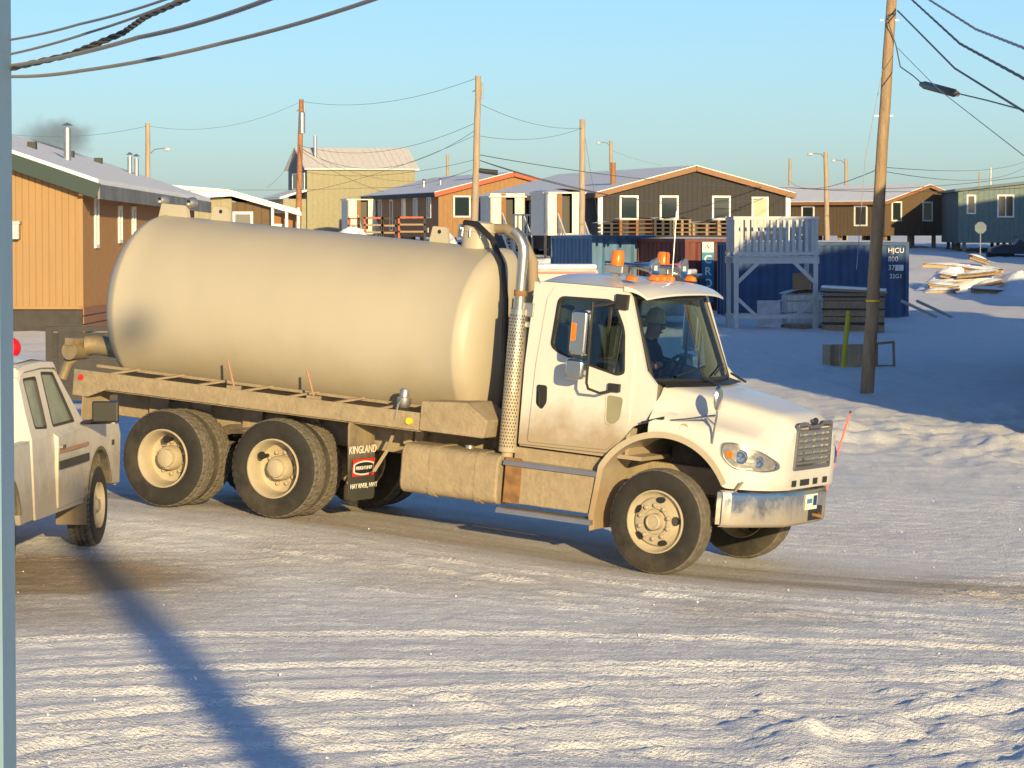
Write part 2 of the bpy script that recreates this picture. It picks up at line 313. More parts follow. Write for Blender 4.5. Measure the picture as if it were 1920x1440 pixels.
# sanded, driven-on patches (real dirt): attribute in 0..1
n1 = fbm(GX*.5, GY*.5, 4, 101); n2 = fbm(lx*.3, ly*2.2, 4, 111)
dirt = np.clip(1.25-np.hypot((GX+4.7)/2.3, (GY-28.4)/3.0), 0, 1)*2.6*(n1+.12)
dirt = np.maximum(dirt, np.clip(1.3-np.abs(ly+.2)/1.75, 0, 1)*np.clip((lx+9)/2, 0, 1)*np.clip((7.5-lx)/5, 0, 1)*(n2*1.25+.05))
dirt = np.maximum(dirt, np.clip((n1-.44)*1.6, 0, .35)*near*np.clip((GY-24)/4, .0, 1)*np.clip((46-GY)/6, 0, 1)*np.clip((7-GX)/3, 0, 1))
at = gme.attributes.new('dirt', 'FLOAT', 'POINT'); at.data.foreach_set('value', np.clip(dirt, 0, 1).ravel().astype(np.float32))
gm = bpy.data.materials.new('packed_snow'); gm.use_nodes = True; n = gm.node_tree.nodes; l = gm.node_tree.links; b = n['Principled BSDF']
an = n.new('ShaderNodeAttribute'); an.attribute_name = 'dirt'; tc = n.new('ShaderNodeTexCoord')
def gn(scale, det=6):
    t = n.new('ShaderNodeTexNoise'); t.inputs['Scale'].default_value = scale; t.inputs['Detail'].default_value = det; l.new(tc.outputs['Object'], t.inputs['Vector']); return t
na, nb, nc = gn(2.5), gn(35, 4), gn(110, 2)
m1 = n.new('ShaderNodeMix'); m1.data_type = 'RGBA'; m1.inputs['A'].default_value = (.72, .73, .76, 1); m1.inputs['B'].default_value = (.92, .93, .96, 1); l.new(na.outputs[0], m1.inputs['Factor'])
ad = n.new('ShaderNodeMath'); ad.operation = 'MULTIPLY_ADD'; ad.inputs[1].default_value = .8; l.new(nb.outputs[0], ad.inputs[0]); l.new(an.outputs['Fac'], ad.inputs[2])
mr = n.new('ShaderNodeMapRange'); mr.inputs['From Min'].default_value = .5; mr.inputs['From Max'].default_value = 1.35; mr.inputs['To Max'].default_value = .9; l.new(ad.outputs[0], mr.inputs['Value'])
m2 = n.new('ShaderNodeMix'); m2.data_type = 'RGBA'; m2.inputs['B'].default_value = (.34, .25, .15, 1); l.new(mr.outputs[0], m2.inputs['Factor']); l.new(m1.outputs['Result'], m2.inputs['A']); l.new(m2.outputs['Result'], b.inputs['Base Color'])
b.inputs['Roughness'].default_value = .62; b.inputs['Specular IOR Level'].default_value = .3
bp = n.new('ShaderNodeBump'); bp.inputs['Distance'].default_value = .03; l.new(nb.outputs[0], bp.inputs['Height'])
bp2 = n.new('ShaderNodeBump'); bp2.inputs['Distance'].default_value = .008; l.new(nc.outputs[0], bp2.inputs['Height']); l.new(bp.outputs[0], bp2.inputs['Normal']); l.new(bp2.outputs[0], b.inputs['Normal'])
gme.materials.append(gm); go = bpy.data.objects.new('snowy_ground', gme); COL.objects.link(go); go['kind'] = 'structure'; go['label'] = 'packed snow ground with wheel ruts and sanded brown patches'

# ================================================================== TRUCK (x forward from front axle, y left, z up)
T = root('tanker_truck', 'white and beige tank truck with dirty tandem wheels, driving on snowy ground', 'truck', mtx=TM)
# ---- wheels
def tyre_mesh(R=.525, W=.27, block=True):
    prof = [(-W*.40, R*.56), (-W*.47, R*.62), (-W*.5, R*.76), (-W*.48, R*.88), (-W*.43, R*.955)]
    tr = [(-.40, 0), (-.34, 0), (-.23, 0), (-.215, 1), (-.17, 1), (-.155, 0), (-.03, 0), (-.02, 1), (.02, 1), (.03, 0), (.155, 0), (.17, 1), (.215, 1), (.23, 0), (.34, 0), (.40, 0)]
    full = prof+[(t*W, R-(.012 if g else 0)-.012*(abs(t)/.4)**3) for t, g in tr]+[(-h, r) for h, r in prof[::-1]]
    n = 168; vs = []; k0 = len(prof); k1 = k0+len(tr)
    for i, (h, r) in enumerate(full):
        for k in range(n):
            rr = r
            if k0 <= i < k1:
                sh = 0 if abs(h) < .06 else 2
                if block and ((k+sh) % 4 == 0) and abs(h) > .035: rr -= .014
                elif not block and ((k+int(h*30)) % 4 == 0) and abs(h) > .09: rr -= .007
            t = 2*math.pi*k/n; vs.append((rr*math.cos(t), h, rr*math.sin(t)))
    fs = [(i*n+k, i*n+(k+1) % n, (i+1)*n+(k+1) % n, (i+1)*n+k) for i in range(len(full)-1) for k in range(n)]
    mb = MB(); mb.add(vs, fs); return mb, n, k0, k1
def make_wheel(kind, parent, pos, ry=0, steer=0, flip=False):
    """axis y; outside face towards -y"""
    R = .525
    w = MB()
    if kind == 'front':
        w.lathe([(-.105, .315), (-.135, .312), (-.138, .300), (-.118, .288), (-.085, .27), (-.075, .25), (-.115, .225), (-.125, .18), (-.125, .13), (-.10, .125), (-.10, .0)], 64)
        w.lathe([(.105, .315), (.12, .30), (.02, .27), (-.05, .26)], 48)
    else:
        w.lathe([(-.105, .315), (-.135, .312), (-.138, .300), (-.118, .288), (-.08, .272), (.0, .262), (.045, .25), (.075, .20), (.08, .13), (.08, 0)], 64)
        w.lathe([(.105, .315), (.12, .30), (.09, .27)], 48)
    wh = w.build('wheel', 'rim', parent, smooth=True)
    wh.location = pos; wh.rotation_euler = (0, ry, steer+(math.pi if flip else 0))
    h = MB()
    if kind == 'front':
        h.lathe([(-.10, .085), (-.175, .08), (-.185, .07), (-.185, .06), (-.178, .055), (-.178, 0)], 28)
        for k in range(10):
            t = 2*math.pi*k/10; h.lathe([(-.12, .022), (-.155, .022), (-.16, .014), (-.16, 0)], 6, (math.cos(t)*.165, 0, math.sin(t)*.165))
    else:
        h.lathe([(.08, .135), (-.03, .128), (-.05, .115), (-.05, .10), (-.085, .095), (-.095, .08), (-.095, 0)], 28)
        for k in range(10):
            t = 2*math.pi*k/10; h.lathe([(.08, .022), (.04, .022), (.035, .012), (.035, 0)], 6, (math.cos(t)*.17, 0, math.sin(t)*.17))
            h.lathe([(-.05, .011), (-.062, .011), (-.064, 0)], 6, (math.cos(t)*.105, 0, math.sin(t)*.105))
    h.build('hub', 'rim', wh, smooth=True)
    hol = MB()
    for k in range(5):
        t = 2*math.pi*(k+.35)/5
        if kind == 'front':
            c = Vector((math.cos(t)*.222, -.1225, math.sin(t)*.222)); ta = Vector((-math.sin(t), 0, math.cos(t))); ra = Vector((math.cos(t), .35, math.sin(t))).normalized()
            pts = [c+ta*(.046*math.cos(q))+ra*(.030*math.sin(q)) for q in (2*math.pi*j/18 for j in range(18))]
            hol.add([p+Vector((0, -.004, 0)) for p in pts]+[p+Vector((0, .06, 0)) for p in pts], [tuple(range(18))]+[(j, (j+1) % 18, (j+1) % 18+18, j+18) for j in range(18)])
    if kind == 'front': hol.build('hand_hole', 'black', wh)
    mb, n, k0, k1 = TYRES[kind]
    ty = TY_ME[kind]; o = bpy.data.objects.new('tyre', ty); COL.objects.link(o); o.parent = wh
    if kind == 'rear':
        v = MB(); v.tube([(-.20, .03, .02), (-.20, -.05, .02), (-.205, -.075, .02)], .02, 8); v.lathe([(-.075, .0), (-.075, .042), (-.095, .042), (-.095, .0)], 14, (-.205, 0, .02)); v.build('valve_cap', 'black', wh)
    return wh
TYRES = {}; TY_ME = {}
for kd, blk in (('front', False), ('rear', True)):
    mb, n, k0, k1 = tyre_mesh(block=blk); TYRES[kd] = (mb, n, k0, k1)
    me = bpy.data.meshes.new('tyre'); me.from_pydata(mb.v, [], mb.f)
    me.materials.append(M['rubber']); me.materials.append(M['tread'])
    for i, p in enumerate(me.polygons):
        if k0-1 <= i//n < k1: p.material_index = 1
        else: p.use_smooth = True
    TY_ME[kd] = me
STEER = rad(-4)
make_wheel('front', T, (0, -1.065, .525), .3, STEER); make_wheel('front', T, (0, 1.065, .525), 1.1, STEER, True)
for i, axx in enumerate((-WB+.685, -WB-.685)):
    zz = .525-(.055 if i else 0)
    make_wheel('rear', T, (axx, -1.085, zz), .5+i); make_wheel('rear', T, (axx, -.755, zz), .9+i, 0, True)
    make_wheel('rear', T, (axx, 1.085, zz), .2+i, 0, True); make_wheel('rear', T, (axx, .755, zz), .1+i)
    MB().tube([(axx, -.7, zz), (axx, .7, zz)], .09, 12).lathe([(-.22, .0), (-.2, .16), (0, .22), (.2, .16), (.22, 0)], 18, (axx, 0, zz)).build('rear_axle', 'dark', T, smooth=True)
MB().tube([(0, -.95, .5), (0, .95, .5)], .06, 10).build('front_axle', 'dark', T)
# ---- chassis
c = MB()
for s in (-1, 1): c.b2((-6.9, s*.43-.04, .78), (.95, s*.43+.04, 1.04))
for x in (-6.8, -5.1, -3.4, -2.0, -.8, .6): c.b2((x-.05, -.39, .8), (x+.05, .39, 1.02))
c.build('chassis_rail', 'dusty', T, bev=.01)
e = MB(); e.b2((-.25, -.4, .75), (.75, .4, 1.35)); e.b2((.72, -.42, .95), (.86, .42, 1.5)); e.build('engine', 'dark', T, bev=.03)
sp_ = MB()
for s in (-1, 1):
    for x0 in (-WB,):
        sp_.tube([(x0-.75, s*.5, .62), (x0-.3, s*.5, .80), (x0, s*.5, .84), (x0+.3, s*.5, .80), (x0+.75, s*.5, .62)], .06, 6)
    sp_.tube([(-.6, s*.45, .62), (0, s*.45, .5), (.6, s*.45, .62)], .05, 6)
sp_.build('leaf_spring', 'dark', T)
# sub-frame under the tank, hung with dusty brackets
b_ = MB()
for s in (-1, 1):
    b_.b2((-6.6, s*.5-.05, 1.04), (-2.3, s*.5+.05, 1.22))
    for x in (-6.3, -5.75, -5.1, -4.4, -3.8): b_.b2((x-.12, s*.47-.07, .80), (x+.12, s*.62+.07, 1.10))
b_.build('tank_saddle', 'dusty', T, bev=.012)
# ---- tank
TZc, TR = 2.035, .97
prof = [(-7.03, 0), (-7.02, .3), (-6.985, .55), (-6.93, .74), (-6.86, .87), (-6.79, .94), (-6.72, TR), (-6.70, TR+.006), (-6.68, TR)]
prof += [(-6.4+i*.35, TR) for i in range(11)]
prof += [(-2.56, TR), (-2.54, TR+.006), (-2.52, TR), (-2.46, .955), (-2.40, .91), (-2.34, .81), (-2.29, .62), (-2.265, .36), (-2.255, .15), (-2.25, 0)]
tk = MB(); tk.lathe(prof, 96, (0, 0, TZc), 'x'); tko = tk.build('tank', 'tank', T, smooth=True)
for xw in (-4.75,): MB().lathe([(xw-.012, TR-.002), (xw, TR+.0012), (xw+.012, TR-.002)], 96, (0, 0, TZc), 'x').build('weld_seam', 'tank', tko, smooth=True)
# manhole dome, brackets, work lamps, hoses
d_ = MB(); d_.lathe([(2.98, .17), (3.16, .17), (3.16, .185), (3.175, .185), (3.175, .17), (3.25, .165), (3.265, .12), (3.27, 0)], 28, (-2.82, -.05, 0), 'z')
dm = d_.build('manhole', 'tank', T, smooth=True)
k_ = MB()
for t in (200, 235, 270, 305): k_.tube([(-2.82+.19*math.cos(rad(t)), -.05+.19*math.sin(rad(t)), z) for z in (3.10, 3.19)], .012, 6)
k_.b2((-3.04, -.1, 3.08), (-2.99, 0, 3.22)); k_.build('clamp', 'galv', dm)
def plate(x, y, w_, h, z0, nm='lifting_bracket'):
    p = MB(); poly = rpoly([(x-w_/2, z0), (x-w_*.36, z0+h), (x+w_*.36, z0+h), (x+w_/2, z0)], .02)
    p.prism(poly, lambda a, b: (a, y-.02, b), lambda a, b: (a, y+.02, b)); o = p.build(nm, 'tank', T)
    MB().lathe([(-.025, .022), (-.026, 0)], 14, (x, y, z0+h*.72)).build('eye_hole', 'black', o)
plate(-3.30, 0, .24, .19, 2.98); plate(-6.03, 0, .26, .17, 2.98)
lb = MB(); poly = rpoly([(-6.82, 2.93), (-6.78, 3.13), (-6.46, 3.13), (-6.42, 2.97)], .02); lb.prism(poly, lambda a, b: (a, -.06, b), lambda a, b: (a, .0, b)); lbo = lb.build('lamp_bracket', 'tank', T)
for x in (-6.80, -6.42):
    q = MB(); q.lathe([(-.08, .03), (-.05, .055), (.0, .065), (.02, .065), (.02, .055), (.0, .0)], 20, (x, .0, 3.165)); q.build('work_lamp', 'galv', lbo, smooth=True)
hs = MB(); hs.tube([(-2.93, -.16, 3.24), (-2.75, -.24, 3.24), (-2.5, -.34, 3.10), (-2.32, -.42, 2.85), (-2.22, -.48, 2.5), (-2.16, -.5, 1.9), (-2.15, -.5, 1.2)], .033, 10); hs.build('vent_hose', 'black', T, smooth=True)
hs = MB(); hs.tube([(-2.70, .05, 3.20), (-2.5, -.02, 3.21), (-2.25, -.12, 3.10), (-2.08, -.2, 2.9), (-2.02, -.25, 2.55), (-2.0, -.26, 1.5)], .055, 12); hs.build('overflow_hose', 'flap', T, smooth=True)
# rear outlet with valve
ov = MB(); ov.tube([(-7.0, -.35, 1.50), (-7.25, -.42, 1.52), (-7.36, -.46, 1.50)], .11, 16); ov.lathe([(-.2, .0), (-.2, .10), (.1, .10), (.12, .0)], 14, (-7.42, -.5, 1.44)); ov.tube([(-7.4, -.5, 1.42), (-7.52, -.55, 1.30), (-7.58, -.56, 1.12)], .06, 10); ov.b2((-7.47, -.72, 1.50), (-7.36, -.5, 1.58)); ov.build('outlet_valve', mat('dirty_brass', (.36, .28, .16), .55, .4, var=.3, vs=9), T, smooth=True)
# ---- side tray: outer rail, inner ledge, struts
def tray(s):
    Y0 = s*1.2
    r = MB(); poly = [(-6.98, 1.30), (-2.72, 1.30), (-2.72, 1.12), (-6.55, 1.12), (-6.78, 1.02), (-6.98, 1.02)]
    r.prism(poly, lambda a, b: (a, Y0-.015, b), lambda a, b: (a, Y0+.015, b)); ro = r.build('side_rail', 'dusty', T, bev=.004)
    l_ = MB(); l_.bar((-6.98, s*.78, 1.325), (-2.72, s*.78, 1.325), .03, .03); l_.b2((-6.9, s*.8-.02, 1.10), (-2.72, s*.8+.02, 1.13)); l_.bar((-6.9, s*1.0, 1.11), (-2.72, s*1.0, 1.11), .36, .012); l_.build('ledge', 'dusty', ro)
    for x in (-6.55, -5.98, -5.42, -4.86, -4.3, -3.74, -3.2):
        MB().bar((x-.02, s*1.19, 1.285), (x+.12, s*.79, 1.34), .035, .02).build('strut', 'dusty', ro)
    for x, h in ((-5.0, .30), (-4.02, .28)):
        MB().tube([(x, s*1.12, 1.30), (x-.10, s*1.14, 1.30+h)], .012, 8).build('stake', 'stakep', ro)
        MB().box((x, s*1.13, 1.30), (.12, .10, .06)).bar((x, s*1.2, 1.3), (x-.05, s*1.21, 1.16), .015).build('stake_clamp', 'dusty', ro)
    b = MB(); b.prism(rpoly([(-2.72, 1.12), (-2.72, 1.42), (-2.2, 1.46), (-1.95, 1.30), (-1.98, 1.12)], .02), lambda a, q: (a, s*1.19, q), lambda a, q: (a, s*.62, q)); b.build('tray_box', 'dusty', T, bev=.01)
    return ro
ro = tray(-1); tray(1)
MB().lathe([(-.03, 0), (-.03, .035), (0, .035)], 18, (-2.82, -1.215, 1.205)).build('side_marker_lamp', 'yellow', ro)
MB().lathe([(-.02, 0), (-.02, .03), (0, .03)], 16, (-6.88, -1.215, 1.22)).build('rear_marker_lamp', 'red', ro)
v = MB(); v.lathe([(1.32, .05), (1.36, .075), (1.42, .075), (1.43, .05), (1.50, .05), (1.52, .035), (1.52, 0)], 16, (-2.98, -1.08, 0), 'z'); v.tube([(-2.98, -1.13, 1.42), (-2.98, -1.2, 1.36), (-3.0, -1.21, 1.2)], .012, 6); v.build('tray_valve', 'galv', T, smooth=True)
# ---- mud flaps
for s in (-1, 1):
    f_ = MB(); poly = rpoly([(s*1.22, 1.12), (s*.70, 1.12), (s*.70, .30), (s*1.22, .30)], .06)
    f_.prism(poly, lambda a, b: (-3.52+.02*math.sin(b*5)+.12*(1.1-b)*.3, a, b), lambda a, b: (-3.50+.02*math.sin(b*5)+.12*(1.1-b)*.3, a, b)); fo = f_.build('mud_flap', 'flap', T)
    if s < 0:
        R3 = Matrix.Rotation(rad(90), 4, 'X')
        def fm(y, z): return Matrix.Translation((-3.475+.02*math.sin(z*5)+.036*(1.1-z), y, z)) @ Matrix.Rotation(rad(90), 4, 'Z') @ R3
        text('KINGLAND', .112, 'wlet', fo, mtx=fm(-.965, .82), bold=.001)
        lg = MB(); lg.b2((-3.478+.02*math.sin(3)+.016, -1.19, .55), (-3.474+.02*math.sin(3)+.017, -.74, .73)); lo = lg.build('logo_panel', 'red', fo)
        el = [(math.cos(t)*.19 if False else max(-1, min(1, 1.25*math.cos(t)))*.19, math.sin(t)*.06) for t in (2*math.pi*k/32 for k in range(32))]
        e1 = MB(); e1.ring([(p[0]*1.12, p[1]*1.25) for p in el], el, lambda a, b: (-3.458, -.965+a, .635+b), lambda a, b: (-3.450, -.965+a, .635+b)); e1.build('logo_oval', 'wlet', fo)
        e2 = MB(); e2.prism(el, lambda a, b: (-3.460, -.965+a, .635+b), lambda a, b: (-3.453, -.965+a, .635+b)); e2.build('logo_field', 'black', fo)
        text('FREIGHTLINER', .052, 'wlet', fo, mtx=Matrix.Translation((-3.449, -.965, .635)) @ Matrix.Rotation(rad(90), 4, 'Z') @ R3, bold=0)
        text('HAY RIVER, NWT', .072, 'wlet', fo, mtx=fm(-.965, .45), bold=0)
    MB().box((-6.85, s*.95, .72), (.02, .5, .75)).build('rear_mud_flap', 'dusty', T)
MB().b2((-6.9, -1.15, 1.02), (-6.8, 1.15, 1.2)).build('rear_crossmember', 'dusty', T, bev=.01)
# ---- fuel tank, battery box and steps
for s in (-1, 1):
    sec = rpoly([(s*.62, .46), (s*1.16, .46), (s*1.16, .97), (s*.62, .97)], .13, 6)
    f_ = MB(); f_.prism(sec, lambda a, b: (-2.92, a, b), lambda a, b: (-1.80, a, b)); fo = f_.build('fuel_tank', 'dusty', T, smooth=True, bev=.02)
    for x in (-2.55, -2.02):
        o_ = [(s*(.89)+(p[0]-s*.89)*1.03, .715+(p[1]-.715)*1.04) for p in sec]
        MB().ring(o_, sec, lambda a, b: (x-.035, a, b), lambda a, b: (x+.035, a, b)).build('tank_strap', 'dusty', fo)
    MB().lathe([(.96, .05), (1.0, .05), (1.01, 0)], 16, (-2.3, s*.85, 0), 'z').build('filler_cap', 'galv', fo)
    st = MB(); st.prism([(s*1.10, .50), (s*1.10, .88), (s*.98, .93), (s*.98, 1.06), (s*.6, 1.06), (s*.6, .50)], lambda a, b: (-1.72, a, b), lambda a, b: (-.74, a, b)); so_ = st.build('step_box', 'galv' if s > 0 else 'dusty', T, bev=.012)
    for z, y0 in ((.93, 1.02), (.45, 1.10)):
        q = MB(); q.prism(rpoly([(s*(y0-.16), z), (s*(y0+.10), z), (s*(y0+.12), z-.05), (s*(y0-.16), z-.03)], .01), lambda a, b: (-1.76, a, b), lambda a, b: (-.70, a, b)); q.build('step_tread', 'galv', so_)
    MB().b2((-1.74, s*1.08-.02, .5), (-1.56, s*1.11, .96)).build('rusty_bracket', mat('rust', (.22, .115, .05), .9, var=.5, vs=10), so_)
# air lines and bits between fuel tank and frame
q = MB()
for x in (-3.15, -3.02, -2.1, -1.95): q.b2((x-.05, -.62, .90), (x+.05, -.5, 1.10))
q.tube([(-3.25, -.72, 1.08), (-3.2, -.95, .85), (-3.3, -1.02, .62)], .02, 6); q.build('valve_block', 'dusty', T)['kind'] = 'stuff'
MB().tube([(-2.0, -.6, 1.1), (-1.85, -.7, 1.3), (-1.75, -.75, 1.8)], .018, 6).build('air_line', 'dark', T); MB().tube([(-2.15, -.5, 1.1), (-1.98, -.55, 1.15), (-1.8, -.62, 1.45)], .025, 6).build('air_line', 'dark', T)
# ---- cab
def yb(z): return 1.03-.085*max(0, z-1.9)/.85
HOLE = rpoly([(-1.39, 2.12), (-1.37, 2.62), (-.76, 2.64), (-.60, 2.36), (-.545, 1.93), (-.62, 1.90), (-1.05, 1.99), (-1.30, 2.06)], .08)
def inset(p, k): 
    cx = sum(a for a, b in p)/len(p); cy = sum(b for a, b in p)/len(p); return [(cx+(a-cx)*k, cy+(b-cy)*k) for a, b in p]
SIDE = [(-1.66, 1.10), (-1.66, 2.62), (-1.60, 2.75), (-.64, 2.77), (-.58, 2.68), (-.29, 1.88), (-.20, 1.86), (-.20, 1.50), (-.40, 1.42), (-.64, 1.12)]
DOOR = rpoly([(-1.555, 1.13), (-1.53, 2.0), (-1.50, 2.60), (-1.42, 2.735), (-.68, 2.735), (-.55, 2.38), (-.45, 2.05), (-.45, 1.44), (-.66, 1.15)], .04)
cab = MB(); cab.b2((-1.66, -.96, 1.10), (-1.62, .96, 2.74)); cab.b2((-1.66, -1.0, 1.08), (-.3, 1.0, 1.12)); cab.b2((-.50, -.97, 1.12), (-.46, .97, 1.85))
for s in (-1, 1): cab.ring(SIDE, inset(HOLE, 1.02), lambda a, b: (a, s*yb(b), b), lambda a, b: (a, s*(yb(b)-.05), b))
R_ = []
for x, zc, zs in ((-1.67, 2.66, 2.60), (-1.64, 2.79, 2.72), (-1.55, 2.84, 2.755), (-1.1, 2.86, 2.765), (-.62, 2.83, 2.77)):
    R_.append([(x, y, zs+(zc-zs)*(1-(abs(y)/.965)**2.5)) for y in np.linspace(-.965, .965, 15)])
cab.grid(R_); cabo = cab.build('cab', 'white', T, smooth=True)
vz = MB(); rows = []
for t in np.linspace(0, 1, 8):
    rows.append([(-.66+(.25+.10*(1-(y/.97)**2))*t, y*(1-.02*t), 2.785+.055*(1-(abs(y)/.97)**2.5)-.01*t-.085*t**2.2) for y in np.linspace(-.97, .97, 17)])
vz.grid(rows); rows2 = [[(p[0], p[1], p[2]-.02-.03*(1-i/7)) for p in r] for i, r in enumerate(rows)]; vz.grid(rows2[::-1]); vz.grid([rows[-1], rows2[-1]]); vz.grid([[r[0] for r in rows], [r[0] for r in rows2]]); vz.grid([[r[-1] for r in rows], [r[-1] for r in rows2]]); vz.build('sun_visor', 'hood', T, smooth=True)
for s in (-1, 1):
    d = MB(); d.ring(DOOR, HOLE, lambda a, b: (a, s*(yb(b)+.014), b), lambda a, b: (a, s*(yb(b)-.01), b)); do = d.build('door', 'white', T, bev=.006)
    sl_ = MB(); sl_.ring(inset(HOLE, 1.015), inset(HOLE, .945), lambda a, b: (a, s*(yb(b)+.020), b), lambda a, b: (a, s*(yb(b)-.02), b)); sl_.b2((-.80, s*.97-.015, 1.95), (-.775, s*.97+.012, 2.62)); sl_.build('window_seal', 'black', do)
    g = MB(); hp = inset(HOLE, .96); g.add([(a, s*(yb(b)-.005), b) for a, b in hp], [tuple(range(len(hp)))]); g.build('side_window', GLs, do)
    h_ = MB(); h_.prism(rpoly([(-1.50, 1.72), (-1.38, 1.72), (-1.37, 1.55), (-1.42, 1.47), (-1.49, 1.52)], .03), lambda a, b: (a, s*(yb(b)+.014), b), lambda a, b: (a, s*(yb(b)+.019), b)); h_.bar((-1.455, s*1.058, 1.66), (-1.44, s*1.058, 1.52), .035, .02); h_.build('door_handle', 'black', do, bev=.004)
    pw = rpoly([(-.71, 1.70), (-.53, 1.69), (-.55, 1.47), (-.62, 1.41), (-.70, 1.43)], .04)
    MB().prism(pw, lambda a, b: (a, s*(yb(b)+.013), b), lambda a, b: (a, s*(yb(b)+.0165), b)).build('peep_window', mat('peep_glass', (.26, .25, .16), .12, spec=.9), do)
    MB().ring(inset(pw, 1.12), pw, lambda a, b: (a, s*(yb(b)+.013), b), lambda a, b: (a, s*(yb(b)+.022), b)).build('peep_window_frame', 'white', do)
    # west coast mirror
    ym = s*1.36
    m_ = MB(); m_.tube([(-.70, s*.99, 2.63), (-.72, s*1.25, 2.60), (-.80, ym, 2.58)], .016, 8); m_.tube([(-.80, ym, 2.62), (-.80, ym, 1.82), (-.79, ym-s*.03, 1.76), (-.72, s*1.2, 1.72), (-.62, s*1.04, 1.76)], .014, 8); m_.box((-.66, s*.985, 2.63), (.13, .06, .15)); m_.box((-.63, s*1.06, 1.78), (.12, .06, .08)); mo = m_.build('mirror_arm', 'black', do, smooth=True)
    MB().prism(rpoly([(-1.0, 2.53), (-.82, 2.53), (-.82, 2.08), (-1.0, 2.08)], .05), lambda a, b: (a+(.03 if b < 0 else 0), ym-s*.07, b), lambda a, b: (a, ym+s*.06, b)).build('mirror', 'chromec', do, smooth=True, bev=.025)
    MB().prism(rpoly([(-1.03, 2.05), (-.83, 2.05), (-.83, 1.84), (-1.03, 1.84)], .06), lambda a, b: (a, ym-s*.07, b), lambda a, b: (a, ym+s*.05, b)).build('convex_mirror', 'chromec', do, smooth=True, bev=.03)
    MB().prism(rpoly([(-.975, 2.40), (-.935, 2.40), (-.935, 2.22), (-.975, 2.22)], .018), lambda a, b: (a, ym+s*.06, b), lambda a, b: (a, ym+s*.075, b)).build('mirror_lamp', 'orange', do)
# windshield with seal, wipers
def ws(u, v):  # u -1..1 lateral, v 0 bottom..1 top
    y = u*(.935-.075*v); return (-.255-.315*v+.16*(1-u*u)*(1-.3*v)-.03*u**4, y, 1.885+.80*v)
MB().grid([[ws(u, v) for u in np.linspace(-1, 1, 17)] for v in np.linspace(0, 1, 8)]).build('windshield', GL, T, smooth=True)
bd = [ws(u, 0) for u in np.linspace(-1, 1, 17)]+[ws(1, v) for v in np.linspace(.1, 1, 8)]+[ws(u, 1) for u in np.linspace(.9, -1, 16)]+[ws(-1, v) for v in np.linspace(.9, 0, 8)]
MB().tube(bd, .026, 8, False).build('windshield_seal', 'black', T, smooth=True)
for y0, y1 in ((-.62, -.05), (.15, .72)):
    wp = MB(); wp.tube([(.02, y1, 1.86), (-.03, (y0+y1)/2, 1.95)], .012, 6); p0, p1 = Vector(ws(y0/.93, .05)), Vector(ws(y1/.93*.8, .16)); wp.tube([p0+Vector((.03, 0, .01)), p1+Vector((.03, 0, .01))], .010, 6); wp.build('wiper', 'black', T)
cw = MB(); cw.grid([[(-.27+.16*(1-u*u), u*.93, 1.875) for u in np.linspace(-1, 1, 13)], [(-.10+.14*(1-u*u), u*.90, 1.845) for u in np.linspace(-1, 1, 13)]]); cw.build('cowl_panel', 'black', T)
# interior
it = MB(); it.b2((-.5, -.92, 1.62), (-.22, .92, 1.86)); it.b2((-.56, -.9, 1.5), (-.45, .9, 1.80)); it.build('dashboard', 'interior', T, bev=.04)
for y in (-.5, .5):
    q = MB(); q.box((-1.15, y, 1.55), (.5, .5, .16)); q.box((-1.45, y, 1.95), (.14, .48, .75), Matrix.Rotation(rad(-8), 3, 'Y')); q.box((-1.5, y, 2.42), (.1, .26, .2)); q.build('seat', 'seat', T, bev=.05)
sw = MB(); cs = Vector((-.72, .48, 1.86)); ux = Vector((.35, 0, .94)).normalized(); uy = Vector((0, 1, 0))
sw.tube([cs+(ux*math.cos(t)+uy*math.sin(t))*.22 for t in (2*math.pi*k/28 for k in range(29))], .018, 8, False); sw.tube([cs, cs+Vector((.25, 0, -.15))], .025, 8)
for t in (20, 160, 270): sw.tube([cs, cs+(ux*math.cos(rad(t))+uy*math.sin(rad(t)))*.21], .014, 6)
sw.build('steering_wheel', 'black', T, smooth=True)
# ---- hood with fenders, sampled surface
def yout(x): return 1.125 if x < .5 else .52+.605*math.sqrt(max(0, 1-((x-.5)/.60)**2.2))
def hood_row(x):
    t = (x+.2)/1.3; t = max(0, min(1, t))
    zt = 1.865-.19*t-.06*max(0, t-.5)-.10*max(0, (t-.86)/.14)**2; ys_ = .86-.33*t; yo = yout(x)
    zf = 1.60-.10*t-.13*t*t if x < .9 else 1.38-.05*(x-.9)
    zf = min(zf, zt-.06); yi = min(yo-.05, ys_+.14)
    if abs(x+.01) < .72: zl = .63+math.sqrt(.72**2-(x+.01)**2)
    else: zl = .935
    zl = max(zl, .935) if x > .3 else zl
    zl = min(zl, zf-.05)
    pts = [(0, zt), (.2, zt), (.4, zt-.004), (ys_-.10, zt-.018), (ys_-.02, zt-.05), (ys_+.03, zt-.12)]
    p6 = (yi+.01, (zt-.12)*.45+zf*.55); p7 = (max(yi+.03, yo-.16), zf+.02); p8 = (yo-.06, zf-.015); p9 = (yo-.012, zf-.075); p10 = (yo, zf-.16 if zf-.16 > zl else (zf+zl)/2-.03)
    pts += [p6, p7, p8, p9, p10]
    for k in (.35, .7, 1): pts.append((yo-.005*k, p10[1]+(zl-p10[1])*k))
    return pts, zt
xr = list(np.linspace(-.2, .95, 34))+[.99, 1.03, 1.06, 1.085, 1.098, 1.1]
hd = MB(); rows = []
for x in xr:
    p, zt = hood_row(x); rows.append([(x, -y, z) for y, z in p[::-1]]+[(x, y, z) for y, z in p[1:]])
hd.grid(rows)
fr = rows[-1]; hd.add(fr, [tuple(range(len(fr)))])
ho = hd.build('hood', 'hood', T, smooth=True)
